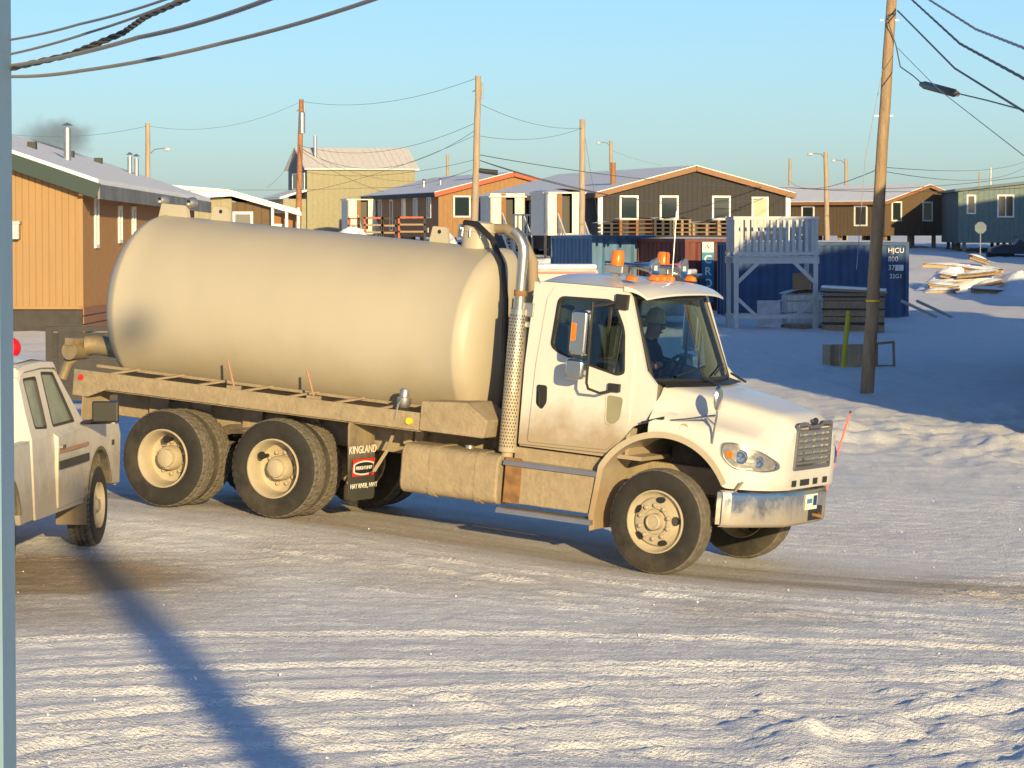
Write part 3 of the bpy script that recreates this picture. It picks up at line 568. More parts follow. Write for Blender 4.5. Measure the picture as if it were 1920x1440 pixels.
for s in (-1, 1):
    ring = []
    for a_ in np.linspace(-22, 152, 40):
        x = -.01+.72*math.cos(rad(a_)); z = .63+.72*math.sin(rad(a_))
        if x > .3 and z < .94: continue
        ring.append((x, z))
    ring = [(-.665, .36), (-.70, .48)][:0]+ring+[(-.70, .50), (-.68, .36)]
    fl = MB(); fl.grid([[(x, s*(min(1.125, yout(max(x, -.2)))+.012), z) for x, z in ring], [(-.01+(x+.01)*1.085, s*(min(1.125, yout(max(x, -.2)))+.014), .63+(z-.63)*1.085) for x, z in ring]])
    fl.grid([[(x, s*(min(1.125, yout(max(x, -.2)))+.012), z) for x, z in ring], [(x, s*.55, z) for x, z in ring]])
    fl.grid([[(-.01+(x+.01)*1.085, s*1.139, .63+(z-.63)*1.085) for x, z in ring if x < -.1], [(-.01+(x+.01)*1.085, s*.98, .63+(z-.63)*1.085) for x, z in ring if x < -.1]])
    fl.build('fender_lip', mat('fender_lip', (.42, .36, .27), .6, var=.1, dirt=(.30, .20, .10), dz=(.3, 1.4), ds=3, dmax=.8), ho, smooth=True)
    # headlight wrapped on the nose
    out = rpoly([(.60, 1.365), (.72, 1.385), (.95, 1.31), (1.045, 1.22), (1.05, 1.145), (.98, 1.125), (.72, 1.145), (.61, 1.24)], .05)
    def hl(k, off): 
        q = inset(out, k); return [(x+off*.7, s*(yout(x)+off), z) for x, z in q]
    loops = [hl(1.10, .002), hl(1.06, .022), hl(1.0, .022), hl(.96, .004)]
    b1 = MB(); nn = len(loops[0])
    for A_, B_ in zip(loops[:-1], loops[1:]): b1.add(A_+B_, [(i, (i+1) % nn, (i+1) % nn+nn, i+nn) for i in range(nn)])
    hb = b1.build('headlight', 'chromec', ho, smooth=True)
    q = MB(); ks = [hl(k, .006) for k in (.97, .6, .3, .02)]
    for A_, B_ in zip(ks[:-1], ks[1:]): q.add(A_+B_, [(i, (i+1) % nn, (i+1) % nn+nn, i+nn) for i in range(nn)])
    q.build('reflector', mat('reflector', (.42, .40, .36), .25, .7, var=.4, vs=16), hb, smooth=True)
    for x, z, r, mm in ((.685, 1.27, .038, 'orange'), (.79, 1.255, .072, 'lens'), (.93, 1.215, .062, 'lens')):
        yy = s*(yout(x)+.012); MB().lathe([(s*-.002, r), (s*.012, r*.9), (s*.014, r*.5), (s*.006, 0)], 20, (x, yy, z)).build('lamp_bowl' if mm == 'lens' else 'turn_signal', mm, hb, smooth=True)
    # fender mirror on tripod
    if s > 0: continue
    mb = MB(); top = Vector((.56, s*1.22, 1.73)); mb.tube([(-.12, s*1.06, 1.50), (.2, s*1.12, 1.56), (.55, s*1.22, 1.64)], .012, 8); mb.tube([top, (.56, s*1.22, 1.64), (.50, s*1.13, 1.36)], .012, 8); mb.tube([(.54, s*1.19, 1.54), (.38, s*1.06, 1.60)], .009, 6); mb.build('fender_mirror_bracket', 'chromec', ho)
    MB().lathe([(0, .0), (.012, .09), (.03, .105), (.05, .09), (.07, 0)], 24, (0, 0, 0), 'x').build('fender_mirror', 'chromec', ho, smooth=True).matrix_local = Matrix.Translation((.53, s*1.22, 1.81)) @ Matrix.Diagonal((1, .75, 1.25, 1))
    MB().lathe([(0, .045), (.01, .04), (.016, 0)], 16, (0, 0, 0)).build('fender_lamp', 'rim', ho).location = (.18, s*1.12, 1.47)
    MB().bar((-.28, s*1.10, 1.47), (-.05, s*1.08, 1.545), .05, .03).build('hood_latch', 'black', ho)
# front: panel with grille, slots
gp = MB(); gp.ring(rpoly([(-.475, 1.125), (-.45, 1.595), (-.20, 1.60), (-.15, 1.565), (.15, 1.565), (.20, 1.60), (.45, 1.595), (.475, 1.125)], .03), rpoly([(-.435, 1.165), (-.41, 1.56), (-.2, 1.565), (-.15, 1.53), (.15, 1.53), (.2, 1.565), (.41, 1.56), (.435, 1.165)], .03), lambda a, b: (1.09, a, b), lambda a, b: (1.122, a, b)); gr = gp.build('grille', mat('grille_frame', (.25, .25, .26), .3, .8), T, bev=.006)
MB().b2((1.075, -.45, 1.14), (1.10, .45, 1.57)).build('grille_backing', 'dark', gr)
for k in range(6): MB().box((1.112, 0, 1.20+k*.062), (.03, .85, .024), Matrix.Rotation(rad(20), 3, 'Y')).build('grille_bar', mat('grille_bar', (.30, .30, .31), .35, .7) if k == 0 else bpy.data.materials['grille_bar'], gr)
q = MB()
for z in [1.231+k*.062 for k in range(5)]:
    for y in (-.40, -.3, -.1, .12, .3): q.box((1.104, y, z), (.01, .06 if abs(y) > .2 else .16, .03))
q.build('grille_glint', 'galv', gr)['kind'] = 'stuff'  # small bright blocks stand in for glints between the bars
MB().lathe([(0, .05), (.012, .045), (.012, 0)], 16, (0, 0, 0), 'x').build('grille_badge', 'black', gr).matrix_local = Matrix.Translation((1.105, 0, 1.60)) @ Matrix.Diagonal((1, 1.5, .75, 1))
lp = MB(); lp.prism([(-.9, .935), (-.56, .935), (.56, .935), (.9, .935), (.9, 1.06), (-.9, 1.06)], lambda a, b: (.72 if abs(a) > .6 else 1.0, a, b), lambda a, b: (.93 if abs(a) > .6 else 1.108, a, b)); lpo = lp.build('lower_panel', 'hood', T)
for y, w_ in ((-.42, .10), (-.14, .22), (.14, .10), (.40, .1)): MB().box((1.108, y, .995), (.01, w_, .06)).build('air_slot', 'black', lpo)
# bumper
bpth = [(.68, -1.19), (.76, -1.16), (.92, -.86), (1.05, -.58), (1.09, -.5), (1.105, 0), (1.09, .5), (1.05, .58), (.92, .86), (.76, 1.16), (.68, 1.19)]
bz = [(.56, -.03), (.58, 0), (.60, .012), (.87, .012), (.905, -.0), (.92, -.04)]
rows = [[(x+o, y*(1+o*.3), z+.03*abs(y)*0) for x, y in bpth] for z, o in bz]
bm_ = MB(); bm_.grid(rows); bm_.grid([[(x-.06, y*.985, z) for x, y in bpth] for z in (.58, .90)]); bo = bm_.build('bumper', 'chrome', T, smooth=True)
MB().b2((1.08, .0, .60), (1.122, .36, .735)).build('tow_opening', 'black', bo); MB().tube([(1.10, .1, .66), (1.17, .2, .64), (1.10, .3, .66)], .018, 8).build('tow_hook', bpy.data.materials['rust'], bo)
po = MB(); po.box((1.122, .05, .79), (.006, .31, .155)); plo = po.build('license_plate', 'wlet', bo)
q = MB()
for k in range(5): q.box((1.127, -.06+k*.028-.0, .80), (.004, .016, .045))
q.build('plate_characters', 'sign', plo); MB().box((1.127, .14, .80), (.004, .09, .10)).build('plate_emblem', 'cblue', plo)
MB().tube([(.90, 1.0, .82), (1.0, 1.22, 1.62)], .011, 8).build('guide_rod', 'pink', bo); MB().tube([(1.0, 1.22, 1.62), (1.004, 1.229, 1.65)], .013, 8).build('guide_rod_cap', 'black', bo)
MB().tube([(.78, -1.12, .92), (.86, -1.14, 1.02)], .014, 6).build('bumper_bracket', 'dusty', bo)
MB().box((.52, -.99, 1.70), (.12, .05, .02)).build('hood_vent', 'black', ho) if False else None
# ---- exhaust
ex = MB(); xe, ye = -1.80, -.98
ex.tube([(xe, ye, .95), (xe, ye, 2.62)], .062, 16); ex.tube([(xe, ye, 2.6), (xe, ye, 2.98), (xe-.01, ye, 3.08), (xe-.06, ye, 3.17), (xe-.13, ye, 3.23)], .056, 16, False); eo = ex.build('exhaust_stack', 'stack', T, smooth=True)
hsld = MB(); n_s = 20; rows = []
for z in np.linspace(1.0, 2.45, 40): rows.append([(xe+.092*math.cos(rad(t)), ye+.092*math.sin(rad(t)), z) for t in np.linspace(120, 420, n_s)])
hsld.grid(rows); hh = hsld.build('heat_shield', 'stack', eo, smooth=True)
pf = MB()
for i, z in enumerate(np.arange(1.06, 2.42, .034)):
    for j in range(9):
        t = rad(185+j*18+(9 if i % 2 else 0)); c0 = Vector((xe+.0925*math.cos(t), ye+.0925*math.sin(t), z)); ta = Vector((-math.sin(t), math.cos(t), 0))
        pf.add([c0+ta*.0065+Vector((0, 0, -.009)), c0+ta*.0065+Vector((0, 0, .009)), c0-ta*.0065+Vector((0, 0, .009)), c0-ta*.0065+Vector((0, 0, -.009))], [(0, 1, 2, 3)])
po_ = pf.build('perforation', 'black', eo); po_['kind'] = 'stuff'
MB().tube([(xe, ye, .95), (xe+.02, ye+.02, .85), (xe+.1, ye+.3, .80)], .06, 12).build('exhaust_pipe', 'dusty', eo); MB().box((xe+.11, ye+.05, 2.45), (.12, .12, .14)).box((xe+.11, ye+.06, 2.3), (.08, .1, .06)).build('stack_bracket', 'galv', eo, bev=.01); MB().lathe([(2.58, .067), (2.64, .067)], 16, (xe, ye, 0), 'z').build('stack_clamp', bpy.data.materials['rust'], eo)
# ---- roof: beacons, horns, marker lamps, antenna
for x, y, nm in ((-1.05, -.35, 0), (-.95, .55, 1)):
    b0 = MB(); b0.lathe([(2.965, .066), (2.98, .068), (3.10, .063), (3.115, .052), (3.12, 0)], 24, (x, y, 0), 'z'); bo_ = b0.build('beacon', 'orange', T, smooth=True)
    MB().box((x, y, 2.925), (.20, .14, .08)).build('beacon_base', 'galv', bo_, bev=.012); MB().box((x, y, 2.86), (.06, .06, .06)).build('beacon_foot', 'galv', bo_)
for y, x in ((-.10, -.75), (.50, -.70)):
    hn = MB(); hn.lathe([(x-.55, .025), (x-.17, .03), (x-.05, .055), (x+.0, .095), (x+.015, .11), (x+.02, .105), (x-.02, .05), (x-.03, 0)], 20, (0, y, 2.965), 'x'); hn.b2((x-.3, y-.02, 2.83), (x-.26, y+.02, 2.95)); h1 = hn.build('air_horn', 'chromec', T, smooth=True); MB().box((x+.02, y, 2.965), (.01, .05, .05)).build('horn_emblem', 'wlet', h1)
for y in (-.72, -.18, 0, .18, .72): MB().lathe([(2.805, .055), (2.84, .045), (2.858, .02), (2.86, 0)], 16, (0, 0, 0), 'z').build('marker_lamp', 'orange', T, smooth=True).matrix_local = Matrix.Translation((-.70, y, .028+(1-abs(y)**2.5)*.012)) @ Matrix.Diagonal((1.3, .8, 1, 1))
MB().tube([(-.72, .30, 2.83), (-.74, .31, 3.55)], .006, 6).build('antenna', 'chromec', T)
# ---- driver
def person():
    me = bpy.data.meshes.new('person'); J = [((-1.08, .48, 1.66), .17), ((-1.07, .48, 1.93), .165), ((-1.03, .48, 2.12), .145), ((-.98, .47, 2.22), .065), ((-.94, .46, 2.30), .09), ((-.93, .46, 2.40), .085),
        ((-1.02, .27, 2.09), .075), ((-.97, .22, 1.92), .06), ((-.83, .34, 1.95), .045), ((-.76, .36, 1.97), .04), ((-1.02, .69, 2.09), .075), ((-.97, .74, 1.92), .06), ((-.83, .62, 1.95), .045), ((-.76, .60, 1.97), .04),
        ((-.8, .36, 1.62), .09), ((-.62, .36, 1.3), .07), ((-.8, .60, 1.62), .09), ((-.62, .60, 1.3), .07)]
    ed = [(0, 1), (1, 2), (2, 3), (3, 4), (4, 5), (2, 6), (6, 7), (7, 8), (8, 9), (2, 10), (10, 11), (11, 12), (12, 13), (0, 14), (14, 15), (0, 16), (16, 17)]
    me.from_pydata([j[0] for j in J], ed, []); o = bpy.data.objects.new('person', me); COL.objects.link(o); o.modifiers.new('s', 'SKIN')
    for i, j in enumerate(J): me.skin_vertices[0].data[i].radius = (j[1], j[1])
    me.skin_vertices[0].data[0].use_root = True; o.modifiers.new('d', 'SUBSURF').levels = 2
    dg = bpy.context.evaluated_depsgraph_get(); m2 = bpy.data.meshes.new_from_object(o.evaluated_get(dg)); bpy.data.objects.remove(o)
    m2.materials.clear(); m2.materials.append(M['jacket']); m2.materials.append(M['skin'])
    for p in m2.polygons:
        p.use_smooth = True; p.material_index = 1 if p.center.z > 2.21 or (p.center.x > -.82 and p.center.z > 1.85) else 0
    o = bpy.data.objects.new('person', m2); COL.objects.link(o); o.matrix_world = TM
    tag(o, 'driver in dark jacket and yellow knit hat holding the steering wheel', 'person')
    h = MB(); h.lathe([(2.38, .10), (2.41, .108), (2.47, .10), (2.52, .07), (2.55, .0)], 20, (-.935, .46, 0), 'z'); h.build('knit_hat', 'hat', o, smooth=True)
    f = MB(); f.lathe([(0, .02), (.03, .012), (.04, 0)], 10, (-.85, .455, 2.335), 'x'); f.build('nose', 'skin', o, smooth=True)
    q = MB()
    for s in (-1, 1): q.lathe([(0, .012), (.006, .01), (.008, 0)], 8, (-.852, .46+s*.035, 2.365), 'x')
    q.box((-.855, .455, 2.285), (.01, .06, .012)); q.build('eyes_and_mouth', 'jacket', o)
person()
# ================================================================== PICKUP (x forward from front axle, y left)
ph = rad(90-5.5)
pxy = U(153, 1027, 31.6)
PM = Matrix.Translation((pxy.x-.86*math.cos(rad(4)), pxy.y+.86*math.sin(rad(4)), .275)) @ Matrix.Rotation(ph, 4, 'Z') @ Matrix.Scale(1.07, 4)
P = root('pickup_truck', 'frosty white extended cab pickup truck parked at the left edge', 'pickup', mtx=PM)
def pw_(mb, poly, y0, y1): return mb.prism(poly, lambda a, b: (a, y0(b) if callable(y0) else y0, b), lambda a, b: (a, y1(b) if callable(y1) else y1, b))
def py(z): return .98-.02*max(0, (z-1.12))/.1*.95-.04*max(0, .7-z)   # half width by height: body side, then greenhouse leaning in
def pyy(z): return .985-.05*max(0, .65-z) if z < 1.12 else .95-.26*(z-1.12)
body = MB(); arch_f = arc((0, .42), .47, 15, 165, 12); arch_r = arc((-3.42, .42), .47, 15, 165, 12)
side = [(.85, .50), (.88, 1.0), (.80, 1.12), (-.55, 1.17), (-2.42, 1.13)]
low = [(-2.42, .42), (-.5, .42)]
poly = [(.85, .52), (.88, .98), (.80, 1.08), (-.50, 1.15), (-2.40, 1.13), (-2.40, .45), (-.62, .45)]+arch_f[::-1]
for s in (-1, 1): body.prism(poly, lambda a, b: (a, s*pyy(b), b), lambda a, b: (a, s*(pyy(b)-.08), b))
body.grid([[(x, y, z+.04*(1-(y/.95)**2)) for y in np.linspace(-.95, .95, 9)] for x, z in ((.86, 1.0), (.8, 1.10), (.3, 1.13), (-.55, 1.17))]); body.b2((.80, -.95, .5), (.86, .95, 1.0)); body.b2((-2.42, -.95, .45), (-.5, .95, .50)); body.b2((-2.44, -.93, .5), (-2.38, .93, 1.14))
po = body.build('body', 'pwhite', P, smooth=True)
bed = MB(); polyb = [(-2.46, .45), (-2.46, 1.13), (-4.55, 1.10), (-4.57, .5), (-3.92, .5)]+arch_r[::-1]+[(-2.92, .45)]
for s in (-1, 1): bed.prism(polyb, lambda a, b: (a, s*pyy(b), b), lambda a, b: (a, s*(pyy(b)-.10), b))
bed.b2((-4.57, -.9, .5), (-4.5, .9, 1.1)); bed.b2((-4.5, -.9, .62), (-2.46, .9, .66)); bed.build('cargo_bed', 'pwhite', P, smooth=True, bev=.015)
MB().grid([[(x, y, .72+.10*math.sin(y*3)*math.cos(x*2)) for y in np.linspace(-.85, .85, 7)] for x in np.linspace(-4.45, -2.5, 8)]).build('snow_in_bed', 'snow', P, smooth=True)
# greenhouse: pillars and roof
def gy(z): return .95-.26*(z-1.12)
green = [(-.42, 1.15), (-1.02, 1.70), (-1.12, 1.765), (-2.30, 1.765), (-2.36, 1.70), (-2.40, 1.13)]
w1 = rpoly([(-.78, 1.20), (-1.10, 1.65), (-1.52, 1.67), (-1.58, 1.20)], .04); w2 = rpoly([(-1.80, 1.20), (-1.74, 1.64), (-2.18, 1.64), (-2.20, 1.22)], .04)
for s in (-1, 1):
    g1 = MB(); fa, fb = (lambda a, b: (a, s*gy(b), b)), (lambda a, b: (a, s*(gy(b)-.05), b))
    g1.ring([(-.42, 1.15), (-1.02, 1.70), (-1.10, 1.73), (-1.66, 1.73), (-1.66, 1.13)], w1, fa, fb); g1.ring([(-1.66, 1.73), (-2.30, 1.73), (-2.36, 1.70), (-2.40, 1.13), (-1.66, 1.13)], w2, fa, fb); go_ = g1.build('pillars', 'pwhite', P, smooth=True)
    for wv, nm in ((w1, 'door_window'), (w2, 'rear_side_window')):
        MB().add([(a, s*(gy(b)-.02), b) for a, b in wv], [tuple(range(len(wv)))]).build(nm, GLp, go_)
        MB().ring(inset(wv, 1.03), inset(wv, .95), lambda a, b: (a, s*(gy(b)+.004), b), lambda a, b: (a, s*(gy(b)-.03), b)).build('window_trim', 'shade', go_)
    MB().tube([(x, s*(gy(z)-.1), z) for x, z in ((-1.2, 1.2), (-1.3, 1.66))], .008, 6).build('vent_post', 'black', go_)
    dr = MB(); dp = rpoly([(-.62, .50), (-.56, 1.15), (-1.64, 1.14), (-1.64, .48)], .03)
    dr.prism(dp, lambda a, b: (a, s*(pyy(b)+.012), b), lambda a, b: (a, s*(pyy(b)-.02), b)); do = dr.build('door', 'pwhite', P, bev=.008)
    MB().box((-1.50, s*1.0, 1.02), (.14, .03, .035)).build('door_handle', 'chromec', do, bev=.006)
    MB().bar((-.5, s*1.0, .86), (-1.64, s*1.0, .86), .012, .07).build('side_moulding', 'shade', do); MB().bar((-.5, s*.999, .98), (-1.64, s*.999, .98), .006, .03).build('pinstripe', 'stakep', do)
    m_ = MB(); m_.box((-.70, s*1.20, 1.28), (.06, .24, .19)); m_.bar((-.62, s*.95, 1.17), (-.68, s*1.18, 1.22), .03); m_.build('door_mirror', 'black', do, bev=.02)
    MB().box((.55, s*.985, .92), (.10, .01, .05)).build('side_badge', 'shade', po)
    for a_, nm in ((arch_f, 'front'), (arch_r, 'rear')):
        fl = MB(); cx_ = 0 if nm == 'front' else -3.42
        fl.grid([[(x, s*.99, z) for x, z in a_], [(cx_+(x-cx_)*1.07, s*.992, .42+(z-.42)*1.07) for x, z in a_]]); fl.grid([[(x, s*.99, z) for x, z in a_], [(x, s*.6, z) for x, z in a_]]); fl.build('wheel_arch', 'dark', po, smooth=True)
    MB().box((-.62, s*.86, .42), (.02, .28, .34)).build('splash_guard', 'dark', P)
rf = MB(); rf.grid([[(x, y, z+.05*(1-(abs(y)/.82)**2.4) if abs(y) < .83 else z-.05) for y in [-.835]+list(np.linspace(-.82, .82, 13))+[.835]] for x, z in ((-1.0, 1.66), (-1.04, 1.71), (-1.12, 1.745), (-1.6, 1.765), (-2.2, 1.755), (-2.34, 1.72), (-2.38, 1.66))]); ro_ = rf.build('roof', 'pwhite', P, smooth=True)
MB().grid([[(x, y, 1.762+dz+.05*(1-(abs(y)/.8)**2.4)) for y in np.linspace(-.77, .77, 11)] for x, dz in ((-1.10, 0), (-1.6, .03), (-2.25, .01))]).build('roof_frost', 'snow', ro_, smooth=True)
wsh = MB(); wsh.grid([[(-.42-.62*v+.06*(1-u*u), u*(.93-.15*v), 1.16+.56*v) for u in np.linspace(-1, 1, 9)] for v in (0, .5, 1)]); wsh.build('windshield', 'glassd', P, smooth=True)
rw = rpoly([(-.66, 1.22), (-.6, 1.66), (.6, 1.66), (.66, 1.22)], .1)
bk = MB(); bk.ring([(-.94, 1.13), (-.80, 1.74), (.80, 1.74), (.94, 1.13)], rw, lambda a, b: (-2.41+.10*(b-1.13), a, b), lambda a, b: (-2.36+.10*(b-1.13), a, b)); bo = bk.build('cab_back', 'pwhite', P, smooth=True)
MB().add([(-2.38+.10*(b-1.13), a, b) for a, b in rw], [tuple(range(len(rw)))]).build('rear_window', GLp, bo); MB().ring(inset(rw, 1.06), inset(rw, .93), lambda a, b: (-2.42+.10*(b-1.13), a, b), lambda a, b: (-2.39+.10*(b-1.13), a, b)).build('rear_window_seal', 'black', bo)
mbt, n, k0, k1 = tyre_mesh(.375, .25, True); ptm = bpy.data.meshes.new('tyre'); ptm.from_pydata(mbt.v, [], mbt.f); ptm.materials.append(M['rubber']); ptm.materials.append(M['tread'])
for i, p_ in enumerate(ptm.polygons):
    if k0-1 <= i//n < k1: p_.material_index = 1
    else: p_.use_smooth = True
for x, s in ((0, -1), (0, 1), (-3.42, -1), (-3.42, 1)):
    q = MB(); q.lathe([(-.10, .215), (-.125, .21), (-.11, .19), (-.05, .17), (-.07, .12), (-.09, .06), (-.12, .055), (-.12, 0)], 32); wh = q.build('wheel', 'rim', P, smooth=True); wh.location = (x, s*.86, .375); wh.rotation_euler = (0, 0, 0 if s < 0 else math.pi)
    o = bpy.data.objects.new('tyre', ptm); COL.objects.link(o); o.parent = wh
u_ = MB(); u_.b2((-4.3, -.4, .42), (.6, .4, .6)); u_.build('chassis', 'dark', P)

# ================================================================== HOUSES
def house(name, label, cat, p, ang, L, W, zb, ze, zr, msideL, mend, mroof, mfascia, over=.35, th=.22, pile=.6, group=None, mfe=None):
    """p: near-left corner seen from the lens; long axis heads away at angle ang left of straight away; W across to the right"""
    loc = Vector((p[0], p[1], 0)); h = root(name, label, cat, loc=loc, rz=rad(ang), group=group)   # local x right, y away
    b = MB(); b.add([(0, 0, zb+pile), (W, 0, zb+pile), (W, 0, ze), (W/2, 0, zr), (0, 0, ze)], [(0, 1, 2, 3, 4)]); b.build('end_wall', mend, h)
    b = MB(); b.add([(0, L, zb+pile), (W, L, zb+pile), (W, L, ze), (W/2, L, zr), (0, L, ze)], [(4, 3, 2, 1, 0)]); b.build('end_wall', mend, h)
    b = MB(); b.add([(0, 0, zb+pile), (W, 0, zb+pile), (W, L, zb+pile), (0, L, zb+pile)], [(0, 3, 2, 1)]); b.build('floor', 'wood', h)
    s_ = MB(); s_.add([(0, 0, zb+pile), (0, L, zb+pile), (0, L, ze), (0, 0, ze)], [(0, 1, 2, 3)]); s_.build('side_wall', msideL, h); s_ = MB(); s_.add([(W, 0, zb+pile), (W, L, zb+pile), (W, L, ze), (W, 0, ze)], [(3, 2, 1, 0)]); s_.build('side_wall', msideL, h)
    sl = (zr-ze)/(W/2); k = MB(); o = over
    for sg in (0, 1):
        xe = -o if sg == 0 else W+o; ze_ = ze-o*sl
        k.add([(W/2, -o, zr+.02), (xe, -o, ze_+.02), (xe, L+o, ze_+.02), (W/2, L+o, zr+.02), (W/2, -o, zr+.06), (xe, -o, ze_+.06), (xe, L+o, ze_+.06), (W/2, L+o, zr+.06)], [(0, 1, 2, 3), (4, 7, 6, 5), (0, 4, 5, 1), (1, 5, 6, 2), (2, 6, 7, 3)])
    k.build('roof', mroof, h)
    for sg in (0, 1):
        xe = -o if sg == 0 else W+o; ze_ = ze-o*sl
        MB().bar((W/2, -o-.02, zr+.02-th/2), (xe, -o-.02, ze_+.02-th/2), .04, th).build('rake_board', mfascia, h)
        MB().bar((xe, -o, ze_+.02-th/2), (xe, L+o, ze_+.02-th/2), .04, th).build('eave_board', mfe or mfascia, h)
    q = MB()
    for x in np.linspace(.4, W-.4, 4):
        for y in np.linspace(.4, L-.4, max(3, int(L/3))): q.b2((x-.1, y-.1, zb-.6), (x+.1, y+.1, zb+pile+.02))
    pl = q.build('piling', 'wood', h); pl['kind'] = 'stuff'
    return h
def window(h, face, a, z0, w_, hh, m='trimw', L=0, W=0, pane='glassd', mull=False, tw=.09):
    """face 'e' near end wall (a along x) or 'l' left wall (a along y) or 'r'"""
    f = {'e': lambda a, d, z: (a, -d, z), 'l': lambda a, d, z: (-d, a, z), 'r': lambda a, d, z: (W+d, a, z)}[face]
    o = MB(); o.ring([(a, z0), (a+w_, z0), (a+w_, z0+hh), (a, z0+hh)], [(a+tw, z0+tw), (a+w_-tw, z0+tw), (a+w_-tw, z0+hh-tw), (a+tw, z0+hh-tw)], lambda p, q: f(p, .05, q), lambda p, q: f(p, -.02, q), n=4)
    if mull: o.prism([(a+w_/2-.03, z0+tw), (a+w_/2+.03, z0+tw), (a+w_/2+.03, z0+hh-tw), (a+w_/2-.03, z0+hh-tw)], lambda p, q: f(p, .04, q), lambda p, q: f(p, .0, q))
    fo = o.build('window', m, h); g = MB(); g.add([f(*t) for t in ((a+tw, .012, z0+tw), (a+w_-tw, .012, z0+tw), (a+w_-tw, .012, z0+hh-tw), (a+tw, .012, z0+hh-tw))], [(0, 1, 2, 3)]); g.build('pane', pane, fo); return fo
def pipe(h, x, y, z0, z1, r=.12, m='galv', cap=True):
    q = MB(); q.tube([(x, y, z0), (x, y, z1)], r, 12); q.lathe([(z0, r*1.0), (z0+.02, r*2), (z0+.1, r*1.1)], 12, (x, y, 0), 'z')
    if cap: q.lathe([(z1+.06, r*1.7), (z1+.14, .01)], 12, (x, y, 0), 'z')
    return q.build('stove_pipe', m, h, smooth=True)
# --- yellow house at the left
Y0 = U(155, 600, 75); hy = root('yellow_house', 'yellow wooden house with green gable fascia behind the tank', 'house', loc=(Y0.x, Y0.y, 0), rz=rad(-.6))
ze, zb_ = 4.52, 1.55; W = 9.0; L = 24; sl = .34
b = MB(); b.add([(-W, .02, zb_), (0, .02, zb_), (0, .02, ze), (-W/2, .02, ze+W/2*sl), (-W, .02, ze)], [(0, 1, 2, 3, 4)]); b.build('end_wall', 'yel', hy); b = MB(); b.add([(-W, L, zb_), (0, L, zb_), (0, L, ze-.2), (-W/2, L, ze+W/2*sl-.2), (-W, L, ze-.2)], [(4, 3, 2, 1, 0)]); b.build('end_wall', 'yel', hy)
bw = .155
for k in range(int(W/bw)):
    x1 = -k*bw-.012; x0 = x1-bw+.018
    if x0 < -W: break
    zt = lambda x: ze+min(-x, W+x)*sl
    MB().prism([(x0, zb_+.02), (x1, zb_+.02), (x1, zt(x1)), (x0, zt(x0))], lambda a, c: (a, -.004, c), lambda a, c: (a, .02, c)).build('board', 'yel', hy)
MB().b2((-W, -.02, zb_-.02), (0, .01, zb_+.05)).b2((-.09, -.02, zb_), (.02, .04, ze)).build('corner_trim', 'yel', hy)
sw_ = MB(); sw_.add([(0, 0, zb_), (0, L, zb_), (0, L, ze-.2), (0, 0, ze)], [(0, 1, 2, 3)]); sw_.build('side_wall', 'yelb', hy)
rf = MB(); zr = ze+W/2*sl
for sg, xe in ((1, .45), (-1, -W-.45)):
    rf.add([(-W/2, -.45, zr+.08), (xe, -.45, ze-.45*sl+.08), (xe, L+.4, ze-.45*sl-.12), (-W/2, L+.4, zr-.12), (-W/2, -.45, zr+.2), (xe, -.45, ze-.45*sl+.2), (xe, L+.4, ze-.45*sl+.0), (-W/2, L+.4, zr+.0)], [(0, 1, 2, 3), (4, 7, 6, 5), (0, 4, 5, 1), (1, 5, 6, 2), (2, 6, 7, 3)])
rf.build('roof', 'snow', hy)
MB().bar((.45, -.47, ze-.45*sl-.08), (-W/2, -.47, zr-.06), .05, .36).build('rake_board', 'green', hy); MB().bar((.46, -.45, ze-.45*sl-.09), (.46, L+.4, ze-.45*sl-.29), .05, .34).build('eave_board', 'greyf', hy); MB().bar((.22, -.4, ze-.30), (.22, L, ze-.50), .46, .06).build('soffit', 'brownt', hy)
for a_, hgt in ((2.0, 1.1), (6.3, .8), (9.0, .8)): window(hy, 'r', a_, 2.95 if hgt > 1 else 3.05, .6, hgt+.15, W=0)
for k in range(3): MB().bar((.02, 0, zb_-.08-.2*k), (.02, L, zb_-.1-.2*k), .03, .17).build('skirting_board', 'brownt', hy)
MB().b2((-W, .1, zb_-1.0), (-.02, .14, zb_)).build('skirting', 'shade', hy)
for x, y in ((-3.0, 2.5), (-2.6, 9.0), (-2.5, 15), (-2.4, 20)): MB().box((x, y, ze-x*sl+.28-.01*y), (.22, .3, .2)).build('roof_vent', 'black', hy)
pipe(hy, -1.75, 9.5, ze+.5, ze+1.55, .10); pipe(hy, -1.6, 21, ze+.2, ze+1.05, .07); pipe(hy, -1.4, 21, ze+.2, ze+1.0, .07)
# --- dark gabled house
Dp = U(1125, 480, 158); Lh, Wh = 26, 9.75
zb = 1.75; hd_ = house('charcoal_house', 'charcoal house with brown gable trim and white framed windows', 'house', (Dp.x, Dp.y), 14.0, Lh, Wh, zb, 5.25, 6.52, mat('charcoal_side', (.05, .05, .055), .8, groove=('Y', .25)), 'darkh', 'snow', mat('brown_fascia', (.24, .125, .06), .7), .3, .25)
for px_ in (1162, 1239, 1340): window(hd_, 'e', (px_-1125)/38*1.02, 3.85, .97, 1.22)
window(hd_, 'e', (1417-1125)/38*1.02, 3.3, .88, 1.72, pane=mat('beige_door', (.42, .40, .27), .6))
for x in (0, Wh): MB().b2((x-.12, -.05, 2.3), (x+.12, .03, 5.2)).build('corner_trim', 'trimw', hd_)
window(hd_, 'l', 3.3, 3.6, 1.2, 1.3); window(hd_, 'l', 13, 3.6, 1.0, 1.3)
pipe(hd_, 1.4, 2.6, 5.5, 6.75, .14, 'brownt', False)
